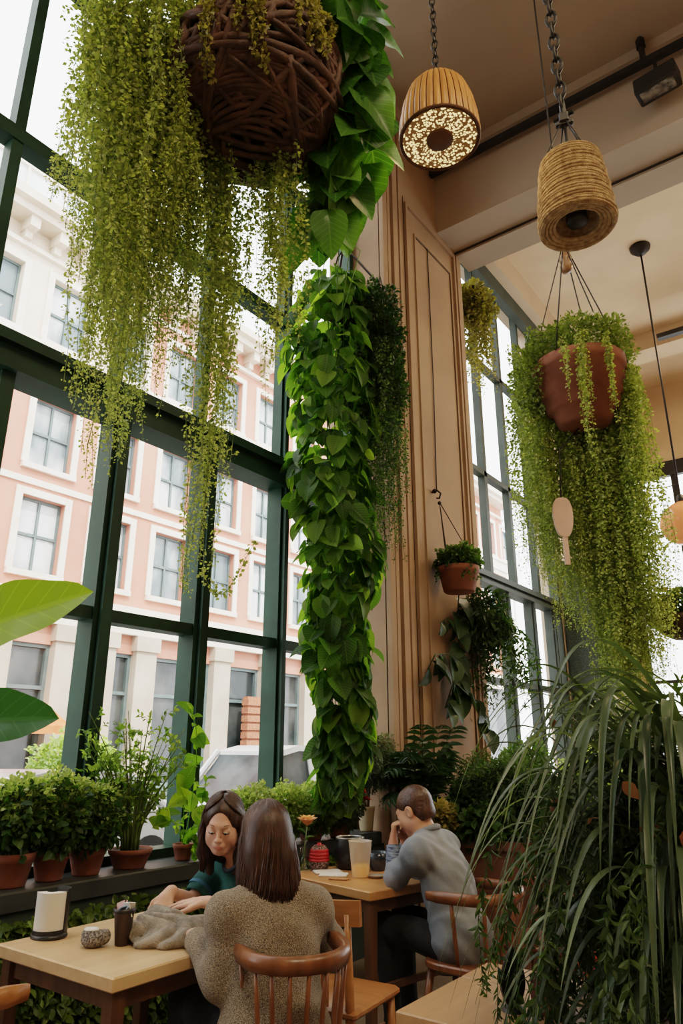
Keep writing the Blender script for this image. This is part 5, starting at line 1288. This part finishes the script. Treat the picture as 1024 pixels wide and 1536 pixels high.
M['shirt'] = pm('blue_grey_shirt', (.155,.185,.225), (.22,.25,.295), 5, .8, .12, 50); M['cuff'] = pm('striped_denim_cuff', (.05,.08,.14), (.26,.32,.42), 60, .9, .3, 120, stretch=(.4,.4,3))
M['shoe'] = pm('black_shoe_leather', (.008,.008,.008), (.018,.017,.016), 10, .4)
M['eyewhite'] = pm('eye_white', (.7,.66,.62), (.75,.72,.68), 5, .2); M['iris'] = pm('dark_iris', (.02,.01,.006), (.04,.02,.012), 5, .2)

def hframe(f, roll=0.):
    f = nrm(V(*f)); u = nrm(V(0,0,1)-f*f[2]); l = np.cross(u, f)
    if roll: u, l = u*math.cos(roll)+l*math.sin(roll), l*math.cos(roll)-u*math.sin(roll)
    return f, l, u
def hp(H, f, l, u): return H['c'] + (H['f']*f + H['l']*l + H['u']*u)*H['s']
def add_head(S, H, neck_to, female=True):
    s = H['s']; Mr = np.stack([H['f'],H['l'],H['u']])
    def e(p, r, k=.02, sub=False): S.ell(hp(H,*p), V(*r)*s, Mr, k*s, sub)
    def cp(a, b, ra, rb=None, k=.01): S.cap(hp(H,*a), hp(H,*b), ra*s, (rb or ra)*s, k*s)
    e((-.014,0,.030),(.098,.076,.088)); e((.026,0,-.028),(.064,.060,.086),.03); e((.052,0,-.093),(.030,.034,.022),.03)
    for q in (-1,1):
        e((.052,q*.038,-.03),(.028,.024,.03),.025); e((.01,q*.052,-.062),(.04,.018,.03),.03)
    cp((.082,-.028,.024),(.082,.028,.024),.011,k=.02)
    for q in (-1,1): e((.100,q*.031,.002),(.016,.019,.013),.012,True)
    for q in (-1,1): e((.077,q*.031,.0035),(.0145,.0165,.0128),.004)
    cp((.087,0,.016),(.107,0,-.026),.006,.0088,.010); e((.1075,0,-.030),(.0105,.0098,.009),.006)
    for q in (-1,1): e((.1,q*.0125,-.034),(.010,.0062,.0075),.005)
    e((.086,0,-.060),(.016,.026,.018),.012)
    cp((.0895,-.017,-.0665),(.0985,-.004,-.0615),.0035,.005,.004); cp((.0895,.017,-.0665),(.0985,.004,-.0615),.0035,.005,.004)
    cp((.0895,-.015,-.069),(.0965,0,-.0715),.0035,.006,.004); cp((.0895,.015,-.069),(.0965,0,-.0715),.0035,.006,.004)
    for q in (-1,1): e((-.008,q*.078,-.004),(.019,.008,.031),.006); e((.0,q*.084,.0),(.010,.006,.017),.004,True)
    S.cap(hp(H,-.02,0,-.055), neck_to, .050*s, .054*s, .03)
def head_attr(H, lips=True, stubble=False):
    a = hp(H,.0975,-.014,-.066); b = hp(H,.0975,.014,-.066); c = hp(H,.10,0,-.066)
    def f(P):
        A = np.zeros((len(P),4)); A[:,3] = 1
        d = P-c; x = d@H['f']; y = d@H['l']; z = d@H['u']; s = H['s']
        m = np.clip(1.3-np.sqrt((y/(.0185*s))**2+(z/(.0085*s))**2),0,.3)/.3*(x > -.016*s)*(x < .02*s); A[:,0] = m*.75
        if stubble:
            d = P-H['c']; z = d@H['u']; x = d@H['f']; A[:,1] = np.clip((-.035-z)/.03,0,1)*np.clip((x+.02)/.03,0,1)*(z > -.125)*.35
        return A
    return f
def face_parts(H, person, browmat):
    s = H['s']
    for q in (-1,1):
        MB().ell(hp(H,.0785,q*.031,.0005), .0133*s, 14, 9).build('eye', M['eyewhite'], person, smooth=True)
        MB().ell(hp(H,.0895,q*.030,-.0065), .0052*s, 10, 7).build('iris', M['iris'], person, smooth=True)
        pts = [hp(H,.0775+.0155*math.cos(t)*.9, q*(.031+.0175*math.sin(t)), -.0035-.003*math.cos(t)) for t in np.linspace(-1.25,1.25,9)]
        MB().tube(pts, np.array([.0008,.0014,.0017,.0018,.0018,.0018,.0018,.0015,.0009])*s, 5).build('eyelash', M['iris'], person, smooth=True)
        pts = [hp(H,.0925-.012*((t-.2)/.8)**2, q*(.013+.034*t), .0225+.008*math.sin(t*2.4)) for t in np.linspace(0,1,9)]
        MB().tube(pts, np.array([.0014,.0024,.0028,.0028,.0026,.0024,.002,.0014,.0007])*s, 6, flat=.6).build('eyebrow', browmat, person, smooth=True)
def add_torso(S, J, inf, female=True, k=.05, low=True):
    up = nrm(J['neck']-J['pelvis']); l = nrm(J['shL']-J['shR']); fw = nrm(np.cross(l, up)); up = np.cross(fw, l)*1.0
    Mr = np.stack([l, fw, nrm(up)])
    w = 1 if female else 1.1
    S.ell(J['pelvis'], V(.165*w,.125,.13)+inf, Mr, k); S.ell((J['pelvis']+J['chest'])/2+fw*.0, V(.132*w,.105,.16)+inf, Mr, k); S.ell(J['chest'], V(.150*w,.108,.165)+inf, Mr, k)
    S.cap(J['shL'], J['shR'], .052*w+inf, None, k)
    for q in ('shL','shR'): S.cap(J[q], J['neck'], .048*w+inf, .045+inf*.5, k)
    if female:
        for q in (-1,1): S.ell(J['chest']+l*q*.07+fw*.085-up*.0+V(0,0,-.02), V(.062,.055,.062)+inf, Mr, .04)
def add_arm(S, J, sd, inf, a=1., k=.025):
    sh, el, wr = J['sh'+sd], J['el'+sd], J['wr'+sd]
    S.cap(sh, el, .048+inf, .038+inf, k)
    if a > .5: S.cap(el, wr, .038+inf, .026+inf*.8, k)
def add_leg(S, J, sd, inf, k=.03):
    S.cap(J['hip'+sd], J['kn'+sd], .082+inf, .056+inf, k); S.cap(J['kn'+sd], J['an'+sd], .054+inf, .036+inf, k)
def add_hand(S, w, d, n, side, curl, scale=1., spread=.0, thumb=(.55,.75,-.25), tcurl=.3):
    """w wrist, d pointing along the palm, n out of the back of the hand; side +1 if the thumb is at +(d x n)"""
    d = nrm(V(*d)); n = nrm(V(*n)-d*np.dot(n,d)); s = np.cross(d,n)*side; c = scale
    kn = []
    for i in range(4):
        b = w + d*.02*c + s*(.010-.0067*i)*c; q = w + d*(.088-.005*abs(i-1))*c + s*(.031-.0205*i)*c - n*.003*abs(i-1.5)*c
        S.cap(b, q, .0145*c, .0105*c, .010); kn.append(q)
    S.cap(w-d*.01, w+d*.03*c, .024*c, .022*c, .015, flat=(n,.75))
    for i, q in enumerate(kn):
        L_ = (.072,.08,.074,.058)[i]*c; ang = 0; p = q; dd = d*1.0+s*spread*(1.5-i)*.12; r = .0092*c if i < 3 else .008*c
        cu = curl[i] if np.ndim(curl) else curl
        for j, fr in enumerate((.46,.30,.24)):
            ang += cu*(1,1.1,.8)[j]; v = nrm(dd)*math.cos(ang) - n*math.sin(ang); e = p+v*L_*fr
            S.cap(p, e, r*(1-.07*j), r*(.94-.09*j), .0035); p = e
    p = w + d*.022*c + s*.020*c; v = nrm(d*thumb[0]+s*thumb[1]+n*thumb[2])
    for j, (ln_, r) in enumerate(((.044,.0135),(.034,.0102),(.028,.0092))):
        e = p+v*ln_*c; S.cap(p, e, r*c, r*.88*c, .006); p = e; v = nrm(v*math.cos(tcurl)+nrm(d-s*.8-n*.2)*math.sin(tcurl))
def wr_noise(S, amp, fr, seed=0.):
    X,Y,Z = S.coords(); S.D += amp*(np.sin(X*fr+seed+3*np.sin(Z*fr*.45+Y*fr*.3))*np.sin(Z*fr*.8+2*np.sin(Y*fr*.5+seed)) + .6*np.sin((Y+Z*.7)*fr*1.6+2*np.sin(X*fr*.7)))
def hair_strands(H, n, lo, hi, length, inflate=1.0, r0=.0052, front=True, back_bias=V(0,0,0), tipin=.02, seed=3, wave=.006):
    g = np.random.default_rng(seed); q = MB(); s = H['s']; ce = V(-.012,0,.030); R_ = V(.110,.088,.103)*inflate
    for k in range(n):
        a0 = g.uniform(-PI, PI); sg = 1 if a0 >= 0 else -1; pts = []; rr = 1+.05*g.random()
        for ph in np.linspace(.12,1.62,11):
            a = a0
            if abs(a0) < lo:
                e_ = sg*(1.22+(lo-1.22)*abs(a0)/lo*.9+.05); a = a0 + (e_-a0)*min(1,(ph/1.35))**(1.0+.25*math.sin(k*7.3))
            p = ce + R_*rr*V(math.sin(ph)*math.cos(a), math.sin(ph)*math.sin(a), math.cos(ph)); pts.append(hp(H,*p))
        L_ = length*(.88+.15*g.random()); e = pts[-1]; o_ = nrm((e-H['c'])*V(1,1,0))
        for t in np.linspace(.12,1,9):
            pts.append(e + V(0,0,-L_*t) + o_*(.012*math.sin(t*PI*.8)-tipin*t*t) + back_bias*t + V(wave*math.sin(t*7+k),wave*math.cos(t*6+k),0))
        m = len(pts); q.tube(pts, r0*np.concatenate([np.linspace(.7,1,m-6),np.linspace(1,.5,6)]), 5)
    return q
def shoe(person, an, dr, mat):
    d = nrm(V(dr[0],dr[1],0)); S = SDF(V(an[0],an[1],0)-V(.2,.2,.01), V(an[0],an[1],0)+V(.2,.2,.16), .006)
    b = V(an[0],an[1],0); S.cap(b-d*.03+V(0,0,.04), b+d*.13+V(0,0,.032), .042, .036, .02); S.cap(b+V(0,0,.05), b+V(0,0,.11), .043, .042, .03); S.plane(b+V(0,0,.004), V(0,0,-1))
    S.build('shoe', mat, person)

# ---------------------------------------------------------------- woman in teal
J = dict(pelvis=V(-2.54,2.83,.54), chest=V(-2.525,2.70,.83), neck=V(-2.51,2.59,.965), shL=V(-2.34,2.65,.915), shR=V(-2.70,2.66,.915),
         elL=V(-2.29,2.48,.785), elR=V(-2.685,2.48,.785), wrL=V(-2.375,2.275,.845), wrR=V(-2.615,2.285,.855),
         hipL=V(-2.45,2.80,.52), hipR=V(-2.63,2.80,.52), knL=V(-2.46,2.42,.54), knR=V(-2.66,2.42,.54), anL=V(-2.46,2.46,.08), anR=V(-2.68,2.46,.08))
f, l, u = hframe((.50,-.76,-.29), .05); H = dict(c=V(-2.507,2.475,1.118), f=f, l=l, u=u, s=1.0)
S = SDF((-2.98,2.06,.0), (-2.05,3.0,1.27), .0040)
add_head(S, H, J['neck']); add_torso(S, J, -.006)
for sd in 'LR': add_arm(S, J, sd, -.004); add_leg(S, J, sd, -.006)
for sd in 'LR': S.cap(J['an'+sd], J['an'+sd]+V(0,-.12,-.045), .034, .028, .02)
add_hand(S, J['wrR'], (.12,-.72,-.42), (.55,-.35,.75), -1, (.95,.85,.8,.75), 1.0, thumb=(.75,.5,-.1), tcurl=.5)
add_hand(S, J['wrL'], (-.82,-.30,-.02), (.25,-.1,.95), -1, (.16,.14,.16,.2), 1.0, .4, thumb=(.7,.55,-.2), tcurl=.1)
T_ = S.build('person', M['skin_f'], attr=head_attr(H), relax=1, loc=(-2.54,2.83,0))
tag(T_, 'woman in a teal short-sleeved top with long dark hair, folding a grey cloth', 'person', 'people seated at the cafe tables')
face_parts(H, T_, M['hair_t'])
S = SDF((-2.95,2.35,.40), (-2.08,3.05,1.08), .006)
add_torso(S, J, .010)
for sd in 'LR':
    a = J['sh'+sd]; b = a+(J['el'+sd]-a)*.78; S.cap(a, b, .064, .062, .03)
wr_noise(S, .0022, 42, 1.)
S.cap(J['neck']+V(.01,-.03,.09), J['neck']+V(.045,-.12,-.05), .072, .028, .01, sub=True)   # neckline
for sd in 'LR':
    a = J['sh'+sd]; e = J['el'+sd]; b = a+(e-a)*.80
    S.cap(b+(e-a)*.55, b+(e-a)*.2, .1, .055, .004, sub=True)
S.plane((0,0,.44), (0,0,-1))
S.build('teal_top', M['teal'], T_)
for sd in 'LR':
    a = J['sh'+sd]; b = J['el'+sd]; d = nrm(b-a); p = a+(b-a)*.74; x, y, _ = frame(d)
    MB().tube([p-d*.008, p+d*.008], [.0655,.0655], 28, cap=False).build('sleeve_hem', M['bluehem'], T_, smooth=True)
up = nrm(J['neck']-J['pelvis']); q = MB(); pts = []
for t in np.linspace(-1,1,15): pts.append(J['neck']+V(.052*math.sin(t*1.6)+.03,-.055-.05*math.cos(t*1.6),.045-.085*math.cos(t*1.4)))
q.tube(pts, .009, 6).build('collar', M['navytrim'], T_, smooth=True)
S = SDF((-2.85,2.3,.02), (-2.25,3.05,.72), .007)
S.ell(J['pelvis']-V(0,0,.02), (.17,.13,.12), None, .04)
for sd in 'LR': add_leg(S, J, sd, .008)
S.plane((0,0,.06),(0,0,-1)); wr_noise(S, .0018, 40, 2.); S.build('trousers', M['jean'], T_)
for sd in 'LR': shoe(T_, J['an'+sd], (0,-1), M['shoe'])
# hair: soft cap plus strands, open over the face
S = SDF(H['c']-V(.22,.22,.30), H['c']+V(.22,.22,.18), .005); Mr = np.stack([f,l,u])
S.ell(hp(H,-.018,0,.034), V(.106,.089,.098), Mr, .02)
for q_ in (-1,1): S.chain([hp(H,-.01,q_*.070,.03), hp(H,-.02,q_*.082,-.05), hp(H,-.03,q_*.082,-.05)+V(0,0,-.09), hp(H,-.045,q_*.06,-.05)+V(0,0,-.17)], [.030,.032,.034,.02], .03)
S.ell(hp(H,-.06,0,-.09), V(.05,.09,.12), Mr, .04)
S.ell(hp(H,.105,0,-.032), V(.088,.061,.118), Mr, .012, True)
S.build('hair', M['hair_t'], T_)
hair_strands(H, 620, 1.75, 1.72, .215, 1.0, .0038, tipin=.015, seed=5).build('hair_strands', M['hair_t'], T_, smooth=True)

# ---------------------------------------------------------------- woman in the knitted sweater, seen from behind
fS = V(-.86,.5,0); lS = V(-.5,-.86,0)
J = dict(pelvis=V(-1.83,2.09,.55), chest=V(-1.865,2.11,.79), neck=V(-1.91,2.13,.965), shL=V(-1.97,1.99,.885), shR=V(-1.82,2.265,.885),
         elL=V(-1.975,1.965,.70), elR=V(-1.86,2.42,.74), wrL=V(-2.185,2.04,.795), wrR=V(-2.09,2.40,.79),
         hipL=V(-1.88,2.01,.53), hipR=V(-1.80,2.17,.53), knL=V(-2.27,2.10,.55), knR=V(-2.15,2.42,.55), anL=V(-2.26,2.12,.08), anR=V(-2.13,2.45,.08))
f, l, u = hframe((-.78,.60,-.22)); H = dict(c=V(-1.945,2.145,1.125), f=f, l=l, u=u, s=.98)
S = SDF((-2.50,1.70,.0), (-1.58,2.72,1.27), .0046)
add_head(S, H, J['neck']); add_torso(S, J, -.006)
for sd in 'LR': add_arm(S, J, sd, -.004); add_leg(S, J, sd, -.006); S.cap(J['an'+sd], J['an'+sd]+V(-.11,.03,-.045), .034, .028, .02)
add_hand(S, J['wrL'], (-.75,.55,-.08), (.05,.0,1), -1, (.35,.3,.3,.35), .95, .2, thumb=(.7,.5,-.3))
add_hand(S, J['wrR'], (-.95,.0,-.05), (0,0,1), 1, (.4,.35,.35,.4), .95)
S_ = S.build('person', M['skin_f'], attr=head_attr(H), relax=1, loc=(-1.83,2.09,0))
tag(S_, 'woman with long brown hair in a speckled beige knitted sweater seen from behind', 'person', 'people seated at the cafe tables')
face_parts(H, S_, M['hair_s'])
S = SDF((-2.32,1.66,.36), (-1.54,2.64,1.10), .0065)
add_torso(S, J, .018, True, .06); S.ell(J['pelvis']+V(0,0,-.02), V(.185,.155,.16), np.stack([lS,fS,V(0,0,1)]), .06)
for sd in 'LR':
    w_ = J['el'+sd]+(J['wr'+sd]-J['el'+sd])*.86
    S.cap(J['sh'+sd], J['el'+sd], .060, .060, .04); S.cap(J['el'+sd], w_, .060, .046, .03)
S.cap(J['neck']+V(0,0,-.02), J['neck']+V(0,0,.04), .058, .054, .03)
wr_noise(S, .0045, 24, 4.)
S.cap(J['neck']+V(0,0,.06), J['neck']+V(0,0,.16), .05, .06, .01, sub=True)
S.plane((0,0,.40), (0,0,-1))
S.build('knitted_sweater', M['knit'], S_)
S = SDF((-2.45,1.82,.02), (-1.62,2.6,.72), .007); S.ell(J['pelvis']-V(0,0,.03), (.17,.15,.11), np.stack([lS,fS,V(0,0,1)]), .04)
for sd in 'LR': add_leg(S, J, sd, .010)
S.plane((0,0,.06),(0,0,-1)); wr_noise(S, .0018, 40, 3.); S.build('trousers', M['jean'], S_)
for sd in 'LR': shoe(S_, J['an'+sd], (-.95,.2), M['shoe'])
S = SDF(H['c']-V(.24,.24,.33), H['c']+V(.24,.24,.18), .005); Mr = np.stack([f,l,u])
S.ell(hp(H,-.018,0,.034), V(.107,.090,.099), Mr, .02); S.ell(hp(H,-.055,0,-.06), V(.062,.088,.13), Mr, .05)
S.cap(hp(H,-.075,0,-.05), hp(H,-.085,0,-.06)+V(0,0,-.12), .07, .045, .05, flat=(f,.6))
S.ell(hp(H,.11,0,-.045), V(.085,.062,.108), Mr, .012, True); S.build('hair', M['hair_s'], S_)
hair_strands(H, 760, 1.75, 1.72, .235, 1.0, .0040, tipin=-.012, seed=8, back_bias=RV*.018-HV*.012).build('hair_strands', M['hair_s'], S_, smooth=True)

# ---------------------------------------------------------------- man in the blue-grey shirt
J = dict(pelvis=V(-1.945,3.62,.545), chest=V(-2.005,3.62,.80), neck=V(-2.105,3.60,.995), shL=V(-2.065,3.435,.925), shR=V(-2.095,3.775,.925),
         elL=V(-2.245,3.50,.79), elR=V(-2.265,3.79,.785), wrL=V(-2.275,3.535,.955), wrR=V(-2.275,3.66,.955),
         hipL=V(-1.97,3.53,.52), hipR=V(-1.97,3.71,.52), knL=V(-2.36,3.55,.55), knR=V(-2.38,3.78,.55), anL=V(-2.32,3.58,.085), anR=V(-2.36,3.8,.085))
f, l, u = hframe((-.90,-.06,-.42)); H = dict(c=V(-2.165,3.585,1.115), f=f, l=l, u=u, s=1.03)
S = SDF((-2.72,3.25,.0), (-1.72,3.95,1.27), .0042)
add_head(S, H, J['neck'], False); add_torso(S, J, -.004, False)
for sd in 'LR': add_arm(S, J, sd, .0); add_leg(S, J, sd, -.004); S.cap(J['an'+sd], J['an'+sd]+V(-.12,0,-.045), .036, .03, .02)
add_hand(S, J['wrL'], (-.05,.16,1), (-.85,-.5,.05), -1, (1.0,1.05,1.1,1.1), 1.05, thumb=(.8,.3,-.3), tcurl=.3)
add_hand(S, J['wrR'], (-.05,-.2,1), (-.85,.4,.05), 1, (1.0,1.05,1.1,1.1), 1.05)
M_ = S.build('person', M['skin_m'], attr=head_attr(H, stubble=True), relax=1, loc=(-1.945,3.62,0))
tag(M_, 'man with short brown hair in a blue-grey shirt resting his face on his fist', 'person', 'people seated at the cafe tables')
face_parts(H, M_, M['hair_m'])
S = SDF((-2.62,3.28,.40), (-1.72,3.98,1.10), .006)
add_torso(S, J, .016, False, .06); S.ell(J['pelvis']+V(.02,0,-.02), V(.145,.175,.15), None, .05)
for sd in 'LR':
    w_ = J['el'+sd]+(J['wr'+sd]-J['el'+sd])*(.30 if sd == 'L' else .8)
    S.cap(J['sh'+sd], J['el'+sd], .066, .056, .04); S.cap(J['el'+sd], w_, .055, .050, .03)
wr_noise(S, .0036, 40, 6.)
S.cap(J['neck']+V(-.03,0,.05), J['neck']+V(-.08,0,.12), .052, .06, .01, sub=True); S.plane((0,0,.43), (0,0,-1))
S.build('shirt', M['shirt'], M_)
q = MB(); nd = nrm(H['c']-J['neck']); pts = [J['neck']+V(-.012,0,.022)+V(.062*math.cos(t)+.012,.064*math.sin(t),.026*math.cos(t)) for t in np.linspace(-2.5,2.5,21)]
q.tube(pts, .017, 8, flat=1.).build('collar', M['shirt'], M_, smooth=True)
a = J['elL']+(J['wrL']-J['elL'])*.22; b = J['elL']+(J['wrL']-J['elL'])*.92
MB().tube([a+(b-a)*t for t in np.linspace(0,1,13)], [.050-.012*t+.0022*math.sin(t*40) for t in np.linspace(0,1,13)], 24).build('cuff', M['cuff'], M_, smooth=True)
S = SDF((-2.58,3.36,.02), (-1.74,3.92,.72), .007); S.ell(J['pelvis']-V(0,0,.03), (.13,.17,.11), None, .04)
for sd in 'LR': add_leg(S, J, sd, .008)
S.plane((0,0,.06),(0,0,-1)); wr_noise(S, .0018, 40, 5.); S.build('trousers', M['blackjean'], M_)
for sd in 'LR': shoe(M_, J['an'+sd], (-1,0), M['shoe'])
S = SDF(H['c']-V(.17,.17,.17), H['c']+V(.17,.17,.17), .0035); Mr = np.stack([f,l,u]); s = H['s']
S.ell(hp(H,-.017,0,.036), V(.1015,.0795,.0915)*s, Mr, .02); S.ell(hp(H,-.055,0,-.03), V(.052,.066,.055)*s, Mr, .03)
S.ell(hp(H,.115,0,-.03), V(.075,.075,.10)*s, Mr, .012, True); S.ell(hp(H,.035,0,-.085), V(.078,.12,.072)*s, Mr, .008, True)
for q_ in (-1,1): S.ell(hp(H,.0,q_*.085,-.012), V(.026,.03,.040)*s, Mr, .006, True)
S.cap(hp(H,-.05,0,-.14), hp(H,-.05,0,-.11), .07, .06, .01, sub=True)
X,Y,Z = S.coords(); S.D += .0012*np.sin(X*420+3*np.sin(Z*200))*np.sin(Y*380+2*np.sin(X*150))
S.build('hair', M['hair_m'], M_, relax=1)
